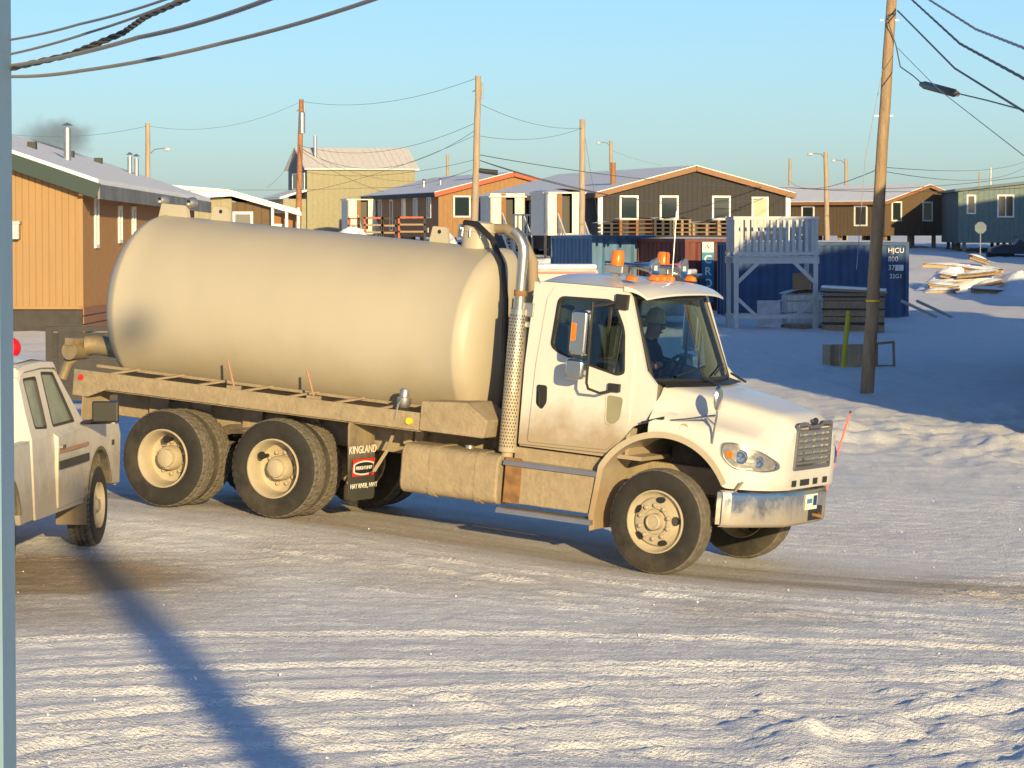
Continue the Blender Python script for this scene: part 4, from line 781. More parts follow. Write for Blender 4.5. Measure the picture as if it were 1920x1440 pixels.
def porch(h, label_name, x0, y0, w_, d_, z0, z1, zg, door_side='e', steps=7, rail=True, dx0=.35):
    """small white porch hut with open door facing the lens and stair"""
    q = MB(); q.b2((x0, y0, z0), (x0+.08, y0+d_, z1)); q.b2((x0+w_-.08, y0, z0), (x0+w_, y0+d_, z1)); q.b2((x0, y0, z0), (x0+dx0*w_*.9, y0+.08, z1)); q.b2((x0+w_*(dx0+.36), y0, z0), (x0+w_, y0+.08, z1)); q.b2((x0, y0, z0+2.02), (x0+w_, y0+.08, z1)); q.b2((x0, y0+d_, z0), (x0+w_, y0+d_+.05, z1)); q.b2((x0, y0, z0-.1), (x0+w_, y0+d_, z0)); q.b2((x0-.1, y0-.12, z1), (x0+w_+.1, y0+d_, z1+.08)); o = q.build('porch', 'porch', h)
    MB().b2((x0+dx0*w_*.9, y0-.02, z0), (x0+w_*(dx0+.10), y0+.04, z0+2.0)).build('porch_door', 'brn', o); MB().b2((x0+.1, y0+.5, z0+.01), (x0+w_-.1, y0+d_-.1, z1-.1)).build('porch_dark_fill', 'black', o)  # black block fills the hut in place of shadow behind the doorway
    MB().grid([[(x0-.1+(w_+.2)*u, y0-.1+(d_+.1)*v, z1+.09+.16*math.sin(math.pi*u)) for u in np.linspace(0, 1, 7)] for v in (0, .5, 1)]).build('porch_snow', 'snow', o, smooth=True)
    n = steps; dz = (z0-zg)/n; sx0, sx1 = x0+w_*.35, x0+w_*.95
    for k in range(n): MB().b2((sx0, y0-.28*(k+1), z0-dz*(k+1)), (sx1, y0-.28*k-.02, z0-dz*(k+1)+.06)).build('step', 'porch', o)
    for x in (sx0, sx1):
        MB().bar((x, y0, z0-.1), (x, y0-.28*n, zg), .05, .22).build('stringer', 'porch', o); MB().bar((x, y0, z0+.95), (x, y0-.28*n, zg+.9), .06, .09).build('handrail', 'greyw', o)
        for k in (1, n//2, n): MB().b2((x-.04, y0-.28*k-.04, z0-dz*k-.05), (x+.04, y0-.28*k+.04, z0-dz*k+.95)).build('rail_post', 'greyw', o)
    for x in (x0+.1, x0+w_-.1): MB().b2((x-.06, y0+.1, zg-.4), (x+.06, y0+.2, z0)).build('porch_post', 'wood', o)
porch(hd_, '', -2.95, -.4, 2.0, 2.6, 3.2, 5.15, zb+.05)
porch(hd_, '', -2.3, 13.5, 1.9, 2.2, 3.3, 5.1, 2.0)
dk = MB(); dk.b2((-2.6, 7.2, 3.1), (-.05, 10.5, 3.2)); dko = dk.build('deck', 'greyw', hd_)
for x in np.arange(-2.6, 0, .24): MB().b2((x-.03, 7.2, 3.2), (x+.03, 7.26, 4.1)).build('baluster', 'greyw', dko)
MB().b2((-2.65, 7.17, 4.1), (0, 7.29, 4.18)).build('deck_rail', 'greyw', dko)
for x in (-2.55, -.1): MB().b2((x-.07, 7.2, 1.8), (x+.07, 7.34, 3.1)).build('deck_post', 'greyw', dko)
MB().lathe([(3.2, .3), (3.55, .32), (3.75, .15), (3.8, 0)], 10, (-1.2, 8, 0), 'z').build('snow_heap', 'snow', dko, smooth=True)
# --- orange house
Op = U(822, 470, 200); ho_ = house('orange_house', 'orange house with red gable fascia beside the dark house', 'house', (Op.x, Op.y), 13.0, 25, 9.6, 2.3, 5.75, 6.98, mat('orange_side', (.30, .15, .07), .85, groove=('Y', .3)), 'orh', 'snow', 'redf', .3, .28, mfe='darkh')
window(ho_, 'e', .95, 4.15, 1.1, 1.35); window(ho_, 'e', 5.4, 4.15, 1.1, 1.35)
for a_ in (2.2, 6.6, 10.5, 19): window(ho_, 'l', a_, 4.1, 1.3, 1.35, mull=True)
window(ho_, 'l', 15, 3.3, 1.0, 2.1, pane='brn'); pipe(ho_, 3.3, 4, 6.2, 7.9, .16, 'brownt', False); pipe(ho_, 2.0, 9, 6.0, 6.6, .1, 'galv'); pipe(ho_, 1.5, 12, 5.9, 6.6, .1, 'galv')
porch(ho_, '', -2.1, 20.5, 2.0, 2.4, 3.4, 5.4, 2.4, steps=6)
MB().b2((-.05, 3, 3.2), (.0, 3.4, 3.5)).build('meter_box', 'galv', ho_)
# --- tall olive house
Gp = U(576, 430, 232); hg = root('olive_house', 'tall olive house with pale metal roof and shaded gable, behind the orange house', 'house', loc=(Gp.x, Gp.y, 0), rz=rad(17))
Lg, Wg, zg, zeg, zrg = 8.1, 6.0, 2.4, 7.85, 9.25
b = MB(); b.b2((0, 0, zg), (Lg, .05, zeg)); b.build('side_wall', 'olive', hg); b = MB(); b.b2((0, Wg-.05, zg), (Lg, Wg, zeg)); b.build('side_wall', 'olive', hg)
for x in (0, Lg): MB().add([(x, 0.01, zg), (x, Wg, zg), (x, Wg, zeg), (x, Wg/2, zrg), (x, 0.01, zeg)], [(0, 1, 2, 3, 4)]).build('gable_wall', 'blue_shaded', hg)  # gable painted in its bluish shadow tone, unlike the lit olive walls
r = MB()
for y0, s in ((-.3, 1), (Wg+.3, -1)):
    zlo = zeg-.3*(zrg-zeg)/(Wg/2); r.add([(-.25, y0, zlo), (Lg+.25, y0, zlo), (Lg+.25, Wg/2, zrg+.04), (-.25, Wg/2, zrg+.04), (-.25, y0, zlo+.1), (Lg+.25, y0, zlo+.1), (Lg+.25, Wg/2, zrg+.14), (-.25, Wg/2, zrg+.14)], [(0, 1, 2, 3), (4, 5, 6, 7), (0, 4, 5, 1), (0, 3, 7, 4), (1, 2, 6, 5)])
ro_ = r.build('roof', 'metalroof', hg)
for k in range(17): MB().bar((-.2+k*.5, -.3, zeg-.02), (-.2+k*.5, Wg/2, zrg+.16), .03, .05).build('roof_seam', 'metalroof', ro_)
pipe(hg, 1.0, 1.6, 8.5, 10.2, .13, 'galv', False); 
def wl(y, z0, w_, hh):
    o = MB().ring([(y, z0), (y+w_, z0), (y+w_, z0+hh), (y, z0+hh)], [(y+.09, z0+.09), (y+w_-.09, z0+.09), (y+w_-.09, z0+hh-.09), (y+.09, z0+hh-.09)], lambda p, q: (-.05, p, q), lambda p, q: (0, p, q), n=4).build('window', 'trimw', hg); MB().b2((-.02, y+.09, z0+.09), (-.01, y+w_-.09, z0+hh-.09)).build('pane', 'glassd', o)
wl(.7, 6.3, .9, 1.2); wl(3.0, 6.3, 1.6, 1.2)
q = MB(); q.b2((-1.7, .3, zg), (0, 5.5, 5.6)); q.build('lean_to', 'olive', hg); q = MB(); q.add([(-2.0, .1, 5.6), (0, .1, 6.15), (0, 5.7, 6.15), (-2.0, 5.7, 5.6), (-2.0, .1, 5.75), (0, .1, 6.3), (0, 5.7, 6.3), (-2.0, 5.7, 5.75)], [(0, 1, 2, 3), (4, 5, 6, 7), (0, 4, 5, 1), (0, 3, 7, 4)]); q.build('lean_to_roof', 'snow', hg)
# --- low olive building with cream fascia
Lp = U(352, 430, 118); hl_ = root('low_green_house', 'low green and brown house with cream roof edge behind the tank', 'house', loc=(Lp.x, Lp.y, 0), rz=rad(8))
q = MB(); q.b2((0, 0, 1.0), (1.62, 6, 4.55)); q.build('green_wall', 'olive', hl_); q = MB(); q.b2((1.62, .02, 1.0), (3.1, 6, 4.4)); q.build('brown_wall', 'brownh', hl_)
MB().prism([(-.4, 4.62), (0, 4.80), (1.6, 4.78), (4.15, 4.02), (4.15, 3.90), (1.6, 4.62), (-.4, 4.5)], lambda a, b: (a, -.5, b), lambda a, b: (a, 6.2, b)).build('roof', 'trimw', hl_)
MB().prism([(-.4, 4.84), (1.6, 4.80), (4.15, 4.04), (4.1, 4.12), (1.5, 4.86), (-.9, 5.05), (-1.6, 4.80)], lambda a, b: (a, -.3, b), lambda a, b: (a, 6.2, b)).build('roof_snow', 'snow', hl_)
window(hl_, 'e', 1.65, 3.1, .75, .95)
for x in (3.1, 3.62, 4.05): MB().b2((x-.05, -.35, 1.0), (x+.05, -.25, 4.2)).build('porch_post', 'trimw', hl_)
MB().b2((3.15, .6, 1.2), (4.1, .7, 4.0)).build('porch_wall', 'brn', hl_); MB().b2((3.2, .5, 1.2), (3.55, .58, 3.6)).build('porch_door', 'trimw', hl_)
# --- brown and teal houses at the right
Bp = U(1660, 460, 200); hb = house('brown_house', 'dark brown house with white windows beyond the blue container', 'house', (Bp.x, Bp.y), 42, 16, 7.8, 2.1, 5.2, 6.2, mat('brown_side', (.10, .07, .04), .85, groove=('Y', .3)), 'brownh', 'snow', 'brownt', .3, .2, pile=.9)
window(hb, 'e', .55, 3.9, .95, 1.25, mull=False); window(hb, 'e', 3.5, 3.9, .95, 1.25)
for a_ in (1.5, 6.0, 9.5): window(hb, 'l', a_, 3.6, 1.1, 1.3)
porch_st = MB(); porch_st.b2((-1.6, 6.6, 3.0), (-.05, 8.4, 3.1)); ps = porch_st.build('landing', 'greyw', hb)
for k in range(5): MB().b2((-2.9+.26*k, 6.7, 2.2+.17*k), (-2.6+.26*k, 8.2, 2.26+.17*k)).build('step', 'greyw', ps)
for y in (6.65, 8.35): MB().bar((-2.9, y, 3.1), (-1.6, y, 4.0), .06, .08).build('handrail', 'greyw', ps); MB().bar((-1.6, y, 4.0), (-.1, y, 4.0), .06, .08).build('handrail', 'greyw', ps)
Tp = U(1796, 462, 190); ht = house('teal_house', 'grey green house with low roof at the right edge', 'house', (Tp.x, Tp.y), -3, 12, 9.0, 2.25, 5.75, 6.25, 'teal', 'teal', mat('blue_roof', (.06, .12, .2), .6), 'blue_shaded', .2, .12, pile=.35)
window(ht, 'e', .5, 4.3, .55, 1.15); window(ht, 'e', 2.3, 4.1, 1.0, 1.35, mull=True); window(ht, 'e', 5.6, 4.1, 1.0, 1.35, mull=True)
pipe(ht, 2.2, 3, 5.9, 7.1, .06, 'galv', False)
# --- unseen houses added right of the view, sized so their long shadows cover the yard
for nm, lab, x, y, L_, W_, zt, mm in (('shadow_house', 'tall unseen house added right of the view for its shadow, nearest the road', 9.7, 46.5, 12, 13, 7.4, 'teal'), ('shadow_house', 'unseen house added right of the view to shadow the container yard', 13.2, 63, 13, 12, 9.2, 'brownh'), ('shadow_house', 'unseen house added right of the view for its shadow, behind the lumber pile', 22.5, 106, 14, 14, 5.3, 'olive'), ('shadow_house', 'far unseen house added right of the view to shadow the brown and teal houses', 31, 150, 14, 18, 11.0, 'orh')):
    g0 = gz(x+5, y+5); house(nm, lab, 'house', (x, y), 0, L_, W_, g0, zt-1.3, zt, mm, mm, 'snow', 'brownt', .2, .2, group='unseen houses added right of the view for their shadows')
# --- camera-side house: corner board and lap siding at the left edge
hc = root('grey_blue_house', 'pale blue house wall with corner board at the left edge of view', 'house', loc=(0, 0, 0))
MB().b2((-7, -5, -.5), (.42, -.35, 6.0)).build('wall', 'blueg', hc)  # unseen house body behind the lens, placed to keep the siding in shadow
wx = -.87
for k in range(34): MB().prism([(0, 0), (.028, 0), (.006, .20)], lambda a, b: (wx-.16+a, -.35, -.4+.19*k+b), lambda a, b: (wx-.16+a, 6.10, -.4+.19*k+b)).build('siding_board', 'blueg', hc)
MB().b2((wx-3, -.35, -.5), (wx-.16, 6.25, 6.2)).build('wing_wall', 'blueg', hc); MB().b2((wx-.15, 6.10, -.5), (wx-.106, 6.26, 6.2)).build('corner_board', 'blueg', hc)

# ================================================================== POLES AND WIRES
def upole(px, ytop, ybase, Y, r0, r1, label, m='poled', dx=0, zb=None, ztop=None):
    b = U(px, ybase, Y); t = U(px+dx, ytop, Y)
    if zb is not None: b.z = zb
    if ztop is not None: t.z = ztop
    o = root('utility_pole', label, 'utility pole', loc=b, group='wooden utility poles')
    d = t-b; n = 10; MB().tube([d*(k/n)+Vector((rng.uniform(-.01, .01), 0, 0)) for k in range(n+1)], [r0+(r1-r0)*k/n for k in range(n+1)], 14).build('pole', m, o, smooth=True)
    return o, d
p1, d1 = upole(1625, -60, 742, 62.5, .135, .095, 'tall knotty wooden utility pole standing in the snow at right', mat('knotty_pole', (.32, .225, .14), .85, var=.35, vs=2.2, stretch=(6, 6, .9), bump=.02, bs=14, dirt=(.10, .05, .025), dz=(-30, 9), ds=2.6, dmax=.85), dx=51, zb=gz(7, 62.5)-.1)
MB().lathe([(0, .138), (.04, .138)], 14, (d1.x*.23, 0, d1.z*.23), 'z').build('yellow_band', 'yellow', p1)
for f_ in (.66, .88, .93): MB().bar((d1.x*f_-.2, 0, d1.z*f_), (d1.x*f_+.16, 0, d1.z*f_), .02).build('bolt', 'galv', p1)
for i, (px_, yt, yb_, Y, r0, r1, dx_, lab) in enumerate(((886, 142, 470, 120, .16, .11, 11, 'tall pole with fittings rising behind the tank manhole'), (1091, 224, 500, 150, .15, .13, 1, 'thick sawn-off pole beside the white porch'), (557, 186, 440, 150, .16, .11, 8, 'brown pole with transformer before the olive house'),
    (277, 231, 400, 150, .13, .11, 0, 'pole carrying a street lamp behind the yellow house roof'), (1147, 264, 400, 230, .14, .12, -2, 'street lamp pole behind the charcoal house roof'), (1552, 285, 480, 170, .15, .11, -4, 'leaning street lamp pole in front of the brown house'),
    (1587, 298, 400, 230, .13, .11, -1, 'far street lamp pole above the brown house roof'), (1481, 297, 400, 230, .11, .1, 0, 'thin pole at the right corner of the charcoal house'), (839, 290, 380, 235, .12, .1, 0, 'distant short pole above the orange house roof'), (1837, 322, 400, 235, .08, .07, 0, 'distant thin pole above the teal house roof'))):
    p_, d_ = upole(px_, yt, yb_, Y, r0, r1, lab, 'poled' if i != 2 else mat('brown_pole', (.30, .14, .07), .85, var=.3), dx=dx_, zb=gz((px_-960)/FPX*Y, Y)-.2)
    if 'lamp' in lab:
        s = 1 if i == 3 else -1; k = 1.0; zt = d_.z*(.82 if i == 3 else .98); MB().tube([(d_.x*.95, 0, zt-.3), (s*.35, 0, zt), (s*.8, 0, zt+.05)], .03, 6).build('lamp_arm', 'galv', p_); MB().lathe([(0, .0), (.05, .16), (.16, .12), (.22, .0)], 12, (s*.95, 0, zt-.1), 'z').build('lamp_head', 'glow', p_, smooth=True)
    if i in (0, 2):
        MB().tube([(.0, 0, d_.z*.93), (.35, 0, d_.z*.95)], .03, 6).tube([(.35, 0, d_.z*.90), (.35, 0, d_.z*.97)], .045, 8).build('fitting', 'galv', p_)
    if i == 2: MB().lathe([(d_.z*.80, .14), (d_.z*.92, .14), (d_.z*.93, .0)], 14, (.26, -.1, 0), 'z').build('transformer', 'galv', p_)
    if i == 0: MB().tube([(.2, 0, d_.z*.585), (.95, 0, d_.z*.575)], .10, 10).build('splice_case', 'black', p_)
# pole behind the lens whose shadow crosses the foreground
sx, sy = 4.05, -3.0
sp0 = root('utility_pole', 'utility pole with lamp standing behind the viewpoint, casting the foreground shadow', 'utility pole', loc=(sx, sy, -.5), group='wooden utility poles')
MB().tube([(0, 0, 0), (0, 0, 8.2)], [.25, .2], 14).build('pole', 'poled', sp0, smooth=True); tp = U(300, 550, 32.3); tt = (tp.y-sy)/LD.y; lampx, lampz = tp.x-LD.x*tt-sx, tp.z-LD.z*tt+.5
MB().tube([(0, 0, lampz-.6), (lampx*.5, 0, lampz-.15), (lampx, 0, lampz)], .035, 8).build('lamp_arm', 'galv', sp0); MB().lathe([(lampz-.16, 0), (lampz-.12, .13), (lampz, .17), (lampz+.12, .13), (lampz+.16, 0)], 16, (lampx, 0, 0), 'z').build('lamp_head', 'galv', sp0, smooth=True)
def wire(pts, r, label, m='wire', sag=0, n=24, twist=0, group='overhead wires'):
    """pts: (px,py,Y) knots"""
    P_ = [U(*p) for p in pts]; out = []
    for i in range(len(P_)-1):
        for k in range(n+1 if i == len(P_)-2 else n):
            t = k/n; q = P_[i].lerp(P_[i+1], t); q.z -= sag*4*t*(1-t); out.append(q)
    q = MB()
    if twist:
        for ph_ in (0, 2.1, 4.2):
            q.tube([p+Vector((0, math.cos(i*twist+ph_)*r*1.1, math.sin(i*twist+ph_)*r*1.1)) for i, p in enumerate(out)], r*.8, 6)
    else: q.tube(out, r, 6)
    return tag(q.build('overhead_wire', m, None, smooth=True), label, 'wire', group)
# near service drops, top left
wire([(2, 77, 6.3), (150, 45, 5.9), (330, -8, 5.4)], .0025, 'uppermost thin service wire at the top left corner', 'wirel', .003)
wire([(2, 105, 6.3), (170, 60, 5.9), (360, -10, 5.4)], .0025, 'second thin service wire from the top at upper left', 'wirel', .003)
wire([(2, 132, 6.3), (130, 103, 6.0), (230, 62, 5.8), (275, 30, 5.7), (362, -8, 5.5)], .0036, 'twisted black service cable at the top left corner', 'wire', 0, 14, .9)
wire([(2, 126, 6.3), (260, 70, 5.7), (520, -8, 5.0)], .0042, 'thick smooth service cable rising beside the twisted one', 'wirel', .006)
wire([(2, 143, 6.3), (150, 133, 6.0), (420, 80, 5.5), (720, -8, 4.9)], .0036, 'lowest service cable at upper left, running furthest right', 'wirel', .004)
# at the right pole
wire([(1683, 20, 62.5), (1790, 128, 50), (1925, 212, 40)], .016, 'thick cable sagging from the right pole towards the right edge', 'wire', .0)
wire([(1705, -5, 62), (1800, 82, 50), (1925, 150, 40)], .013, 'twisted cable leaving the right pole top', 'wire', .0, 30, .8)
wire([(1735, -5, 55), (1830, 55, 48), (1925, 92, 40)], .012, 'pale twisted cable in the top right corner', 'wirel', .0, 30, .8)
wire([(1683, 90, 62.5), (1760, 168, 56), (1925, 296, 42)], .007, 'thin guy wire crossing behind the splice case at right', 'wirel')
wire([(1680, 25, 62.4), (1664, 28, 62.3), (1668, 50, 62.3), (1680, 85, 62.4), (1688, 125, 62), (1712, 142, 60), (1730, 158, 59)], .012, 'black cable looped around the right pole', 'wire', 0, 10)
wire([(1795, 175, 56), (1850, 188, 50), (1925, 208, 44)], .012, 'black cable leaving the splice case to the right', 'wire')
sc = MB(); a_, b_ = U(1728, 158, 59), U(1795, 176, 56); sc.tube([a_, a_.lerp(b_, .08), a_.lerp(b_, .1), a_.lerp(b_, .9), a_.lerp(b_, .92), b_], [.05, .05, .075, .075, .05, .05], 12)
so_ = tag(sc.build('splice_case', 'black', None, smooth=True), 'black cylindrical splice case hanging on the cable right of the pole', 'splice case')
wire([(1655, 130, 62.4), (1622, 300, 62), (1606, 505, 61)], .008, 'steel guy wire beside the right pole going down', 'wirel')
far = [((895, 146, 120), (565, 190, 150), .5), ((565, 190, 150), (277, 236, 150), .6), ((277, 236, 150), (0, 250, 140), .3), ((892, 230, 120), (560, 272, 150), .7), ((890, 245, 120), (560, 276, 150), 1.2), ((888, 255, 120), (0, 330, 130), 1.8), ((888, 300, 120), (555, 320, 150), .4), ((885, 318, 120), (700, 352, 135), .2), ((700, 352, 135), (0, 330, 140), .3), ((900, 195, 120), (1091, 240, 150), .3), ((900, 255, 120), (1091, 240, 150), .3),
       ((897, 290, 120), (1480, 352, 165), .3), ((897, 300, 120), (1480, 362, 165), 1.0), ((897, 300, 120), (1440, 390, 165), .6), ((1480, 352, 165), (1925, 330, 160), .3), ((1480, 352, 165), (1925, 352, 150), .2), ((560, 280, 150), (720, 360, 140), .2), ((562, 278, 150), (500, 352, 150), .2), ((1093, 235, 150), (1122, 412, 156), .0), ((1640, 320, 62), (1480, 340, 200), .4), ((1640, 312, 70), (1925, 302, 200), .3), ((1640, 318, 70), (1925, 312, 200), .5), ((1147, 282, 230), (1240, 310, 230), .1), ((560, 275, 150), (880, 320, 160), 1.0)]
GRP = {}
for i, (p, q, s_) in enumerate(far):
    where = 'left of the brown pole' if min(p[0], q[0]) < 500 else ('between the tall pole and the brown pole' if max(p[0], q[0]) < 900 else ('running right of the tall pole over the charcoal house' if min(p[0], q[0]) < 1450 else 'over the houses at the right'))
    GRP.setdefault(where, []).append((p[1]+q[1]+s_, i))
ORD = ['uppermost', 'second', 'third', 'fourth', 'fifth', 'sixth', 'seventh', 'eighth', 'ninth']
for where, lst in GRP.items():
    for k, (_, i) in enumerate(sorted(lst)):
        p, q, s_ = far[i]; wire([p, q], .008 if i not in (11, 12, 13, 14, 15) else .016, (ORD[k]+(' highest' if k else '')+' distant power line '+where), 'wire', s_, 20, 0, 'distant wires '+where)

# ================================================================== YARD: containers, stand, boxes
def container(label, p, ang, Lc, m, rib_end=True, group='shipping containers', z=None):
    zc = z if z is not None else gz(p[0]+1, p[1]+1); o = root('shipping_container', label, 'container', loc=(p[0], p[1], zc-.03), rz=rad(ang), group=group)  # x along, y away
    Wc, Hc = 2.44, 2.59
    q = MB(); n = int(Lc/.28); P2 = []
    for k in range(n+1):
        x = .1+(Lc-.2)*k/n; d = .0 if k % 2 else .05; P2 += [(x, d), (x+(Lc-.2)/n*.55, d)] if k < n else [(x, d)]
    for y, sg in ((0.03, 1), (Wc-.03, -1)): q.grid([[(x, y+sg*d, z_) for x, d in P2] for z_ in (.12, Hc-.12)])
    P3 = []
    for k in range(9):
        y = .1+(Wc-.2)*k/8; d = .0 if k % 2 else .05; P3 += [(y, d), (y+.15, d)] if k < 8 else [(y, d)]
    for x, sg in ((.03, 1), (Lc-.03, -1)): q.grid([[(x+sg*d, y, z_) for y, d in P3] for z_ in (.12, Hc-.12)])
    q.b2((.02, .02, Hc-.1), (Lc-.02, Wc-.02, Hc-.03)); q.b2((.02, .02, .05), (Lc-.02, Wc-.02, .12)); bo = q.build('panel', m, o)
    for x in (.06, Lc-.06):
        for y in (.06, Wc-.06): MB().box((x, y, Hc/2), (.13, .13, Hc)).build('corner_post', m, o)
    for y in (.05, Wc-.05):
        for z_ in (.07, Hc-.06): MB().b2((.12, y-.05, z_-.06), (Lc-.12, y+.05, z_+.06)).build('rail', m, o)
    for x in (.05, Lc-.05):
        for z_ in (.07, Hc-.06): MB().b2((x-.05, .12, z_-.06), (x+.05, Wc-.12, z_+.06)).build('rail', m, o)
    MB().grid([[(Lc*u, Wc*v, Hc+.01+.05*math.sin(math.pi*u)**.3*math.sin(math.pi*v)**.3) for u in np.linspace(0, 1, 13)] for v in np.linspace(0, 1, 7)]).build('roof_snow', 'snow', o, smooth=True)
    return o
cb = U(1378, 597, 107.3); c1 = container('dark blue shipping container with white code letters behind the lookout stand', (cb.x, cb.y), 10.5, 6.06, 'cblue', z=.41)
RX = Matrix.Rotation(rad(90), 4, 'X')
for k, (t_, s_) in enumerate((('HJCU', .24), ('800', .24), ('372 9', .24), ('22G1', .2))): text(t_, s_, 'wlet', c1, mtx=Matrix.Translation((5.60 if k != 1 else 5.50, -.012, 2.3-.29*k)) @ RX, bold=0, ext=.004)
MB().box((5.72, -.008, 1.72), (.30, .006, .2)).build('code_panel', 'frost', c1); MB().box((5.0, -.01, .6), (.12, .006, .3)).build('data_plate', 'wlet', c1)
cr_ = U(1288, 585, 113); c2 = container('dark red shipping container bearing a tall blue sign', (cr_.x, cr_.y), 90+14, 6.06, 'cred', z=.5)
# its near end faces the lens: local x runs away, local y to the left -> sign on the x=0 end
sg = MB(); sg.box((-.03, -1.15+2.44/2-.25+.0, 1.35), (.03, .48, 2.2)); 
c2.location = (cr_.x+2.37*math.cos(rad(14)), cr_.y+2.37*math.sin(rad(14)), .47)
so_ = MB().box((-.04, 1.62, 1.42), (.04, .44, 2.15)).build('sign_board', 'sign', c2); MB().box((-.065, 1.62, 2.30), (.01, .42, .36)).build('sign_emblem', 'wlet', so_)
em = MB(); em.tube([(-.075, 1.76, 2.26), (-.075, 1.66, 2.36), (-.075, 1.60, 2.28), (-.075, 1.50, 2.36)], .016, 6); em.tube([(-.075, 1.62, 2.22), (-.075, 1.62, 2.4)], .014, 6); em.build('emblem_mark', 'sign', so_)
for k, t_ in enumerate('CRO'): text(t_, .40, 'wlet', so_, mtx=Matrix.Translation((-.064, 1.62, 1.86-.42*k)) @ Matrix.Rotation(rad(-90), 4, 'Z') @ RX, bold=.006, ext=.003)
cl_ = U(1113, 580, 119); c3 = container('pale blue frosted shipping container left of the red one', (cl_.x+2.3, cl_.y), 90+14, 6.06, 'clblue', z=.6)
# stacked pallets and timber on the containers
def pallet(label, p, rz, w_=1.2, d_=1.0, n=5, m='wood', lay=1, tilt=0):
    o = root('pallet_stack', label, 'pallets', loc=p, rz=rz, group='pallets and timber stacked on the containers')
    for k in range(lay):
        z = k*.15
        for i in range(n): MB().box((0, -d_/2+d_*(i+.5)/n, z+.13), (w_, d_/n*.72, .025)).build('slat', m, o)
        for x in (-w_/2+.06, 0, w_/2-.06): MB().box((x, 0, z+.06), (.09, d_, .10)).build('runner', m, o)
    MB().grid([[(w_*(u-.5), d_*(v-.5), lay*.15+.01+.06*math.sin(math.pi*u)) for u in np.linspace(0, 1, 7)] for v in (0, .5, 1)]).build('snow_cap', 'snow', o, smooth=True)
    return o
for i, (px_, w_, mm, ly_, lab) in enumerate(((1140, 1.0, 'shade', 3, 'grey pallet stack at the left end of the container tops'), (1188, 1.35, 'brn', 4, 'reddish brown pallet stack on the containers, second from the left'), (1236, .7, 'shade', 4, 'short dark pallet stack on the containers, third from the left'), (1272, .7, 'wood', 4, 'short brown pallet stack on the containers, fourth from the left'), (1318, 1.1, 'wood', 3, 'low timber stack above the blue sign'), (1362, 1.0, 'wood', 4, 'timber stack on the containers next to the stand'))):
    pp = U(px_, 440, 117); pallet(lab, (pp.x, pp.y, 3.17), rad(12), w_, 1.1, 4, mm, ly_)
# lookout stand
sb = U(1380, 616, 98); stn = root('lookout_stand', 'grey wooden lookout stand with slatted railing and diagonal braces', 'stand', loc=(sb.x, sb.y, gz(sb.x, sb.y)-.05), rz=rad(4))
Ws, Ds, Hs = 2.45, 1.7, 3.5
for x in (0, Ws):
    for y in (0, Ds): MB().box((x, y, Hs/2), (.14, .14, Hs)).build('post', 'greyw', stn, bev=.01)
for y in (0, Ds): MB().b2((-.1, y-.1, 2.06), (Ws+.1, y+.1, 2.24)).build('deck_beam', 'greyw', stn); MB().b2((-.1, y-.06, .38), (Ws+.1, y+.02, .50)).build('lower_beam', 'greyw', stn)
for k in range(12): MB().b2((-.1+.221*k, -.12, 2.245), (.11+.221*k, Ds+.12, 2.28)).build('deck_board', 'greyw', stn)
for y in (-.09, Ds): MB().b2((-.1, y, 3.40), (Ws+.1, y+.09, 3.5)).build('top_rail', 'greyw', stn); MB().b2((-.1, y, 2.32), (Ws+.1, y+.09, 2.42)).build('bottom_rail', 'greyw', stn)
for x in (-.06, Ws): MB().b2((x, 0, 3.40), (x+.09, Ds, 3.5)).build('top_rail', 'greyw', stn)
for y in (-.05, Ds+.03):
    for x in np.arange(.16, Ws-.05, .20): MB().b2((x-.045, y-.02, 2.4), (x+.045, y+.02, 3.42)).build('baluster', 'greyw', stn)
for x in (-.02, Ws+.02):
    for y in np.arange(.2, Ds, .22): MB().b2((x-.02, y-.045, 2.4), (x+.02, y+.045, 3.42)).build('baluster', 'greyw', stn)
for x, s in ((0, 1), (Ws, -1)): MB().bar((x, -.08, 1.45), (x+s*.68, -.08, 2.1), .05, .11).build('brace', 'greyw', stn); MB().bar((x, -.08, 1.02), (x+s*.62, -.08, .45), .05, .10).build('brace', 'greyw', stn)
# tote, board, crate
tb = U(1466, 606, 99.5); to_ = root('liquid_tote', 'white plastic tote in a wire cage under the stand', 'tote', loc=(tb.x+.65, tb.y+.2, gz(tb.x, tb.y)-.05), rz=rad(6))
MB().box((0, 0, .62), (1.15, 1.0, 1.0)).build('bottle', 'ice', to_, bev=.08); MB().box((0, 0, .07), (1.25, 1.05, .12)).build('base_pallet', 'wood', to_)
for z in (.2, .55, .9, 1.12): MB().tube([(-.62, -.53, z), (.62, -.53, z), (.62, .53, z), (-.62, .53, z), (-.62, -.53, z)], .015, 6).build('cage_bar', 'galv', to_)
for x in np.linspace(-.62, .62, 7): MB().tube([(x, -.53, .1), (x, -.53, 1.13)], .012, 6).build('cage_bar', 'galv', to_)
MB().grid([[(1.2*(u-.5), 1.05*(v-.5), 1.14+.12*math.sin(math.pi*u)) for u in np.linspace(0, 1, 7)] for v in (0, .5, 1)]).build('snow_cap', 'snow', to_, smooth=True)
ws_ = U(1443, 597, 99); o = MB().box((0, 0, .42), (.72, .04, .85), Matrix.Rotation(rad(-12), 3, 'X')).build('white_board', 'frost', None, loc=(ws_.x, ws_.y+.3, gz(ws_.x, ws_.y)+.02)); tag(o, 'pale flat board leaning under the stand', 'board')
kb = U(1604, 610, 97); kr = root('wooden_bin', 'large weathered wooden bin with snowy lid behind the pole', 'bin', loc=(kb.x, kb.y+.5, gz(kb.x, kb.y)-.05), rz=rad(-8))
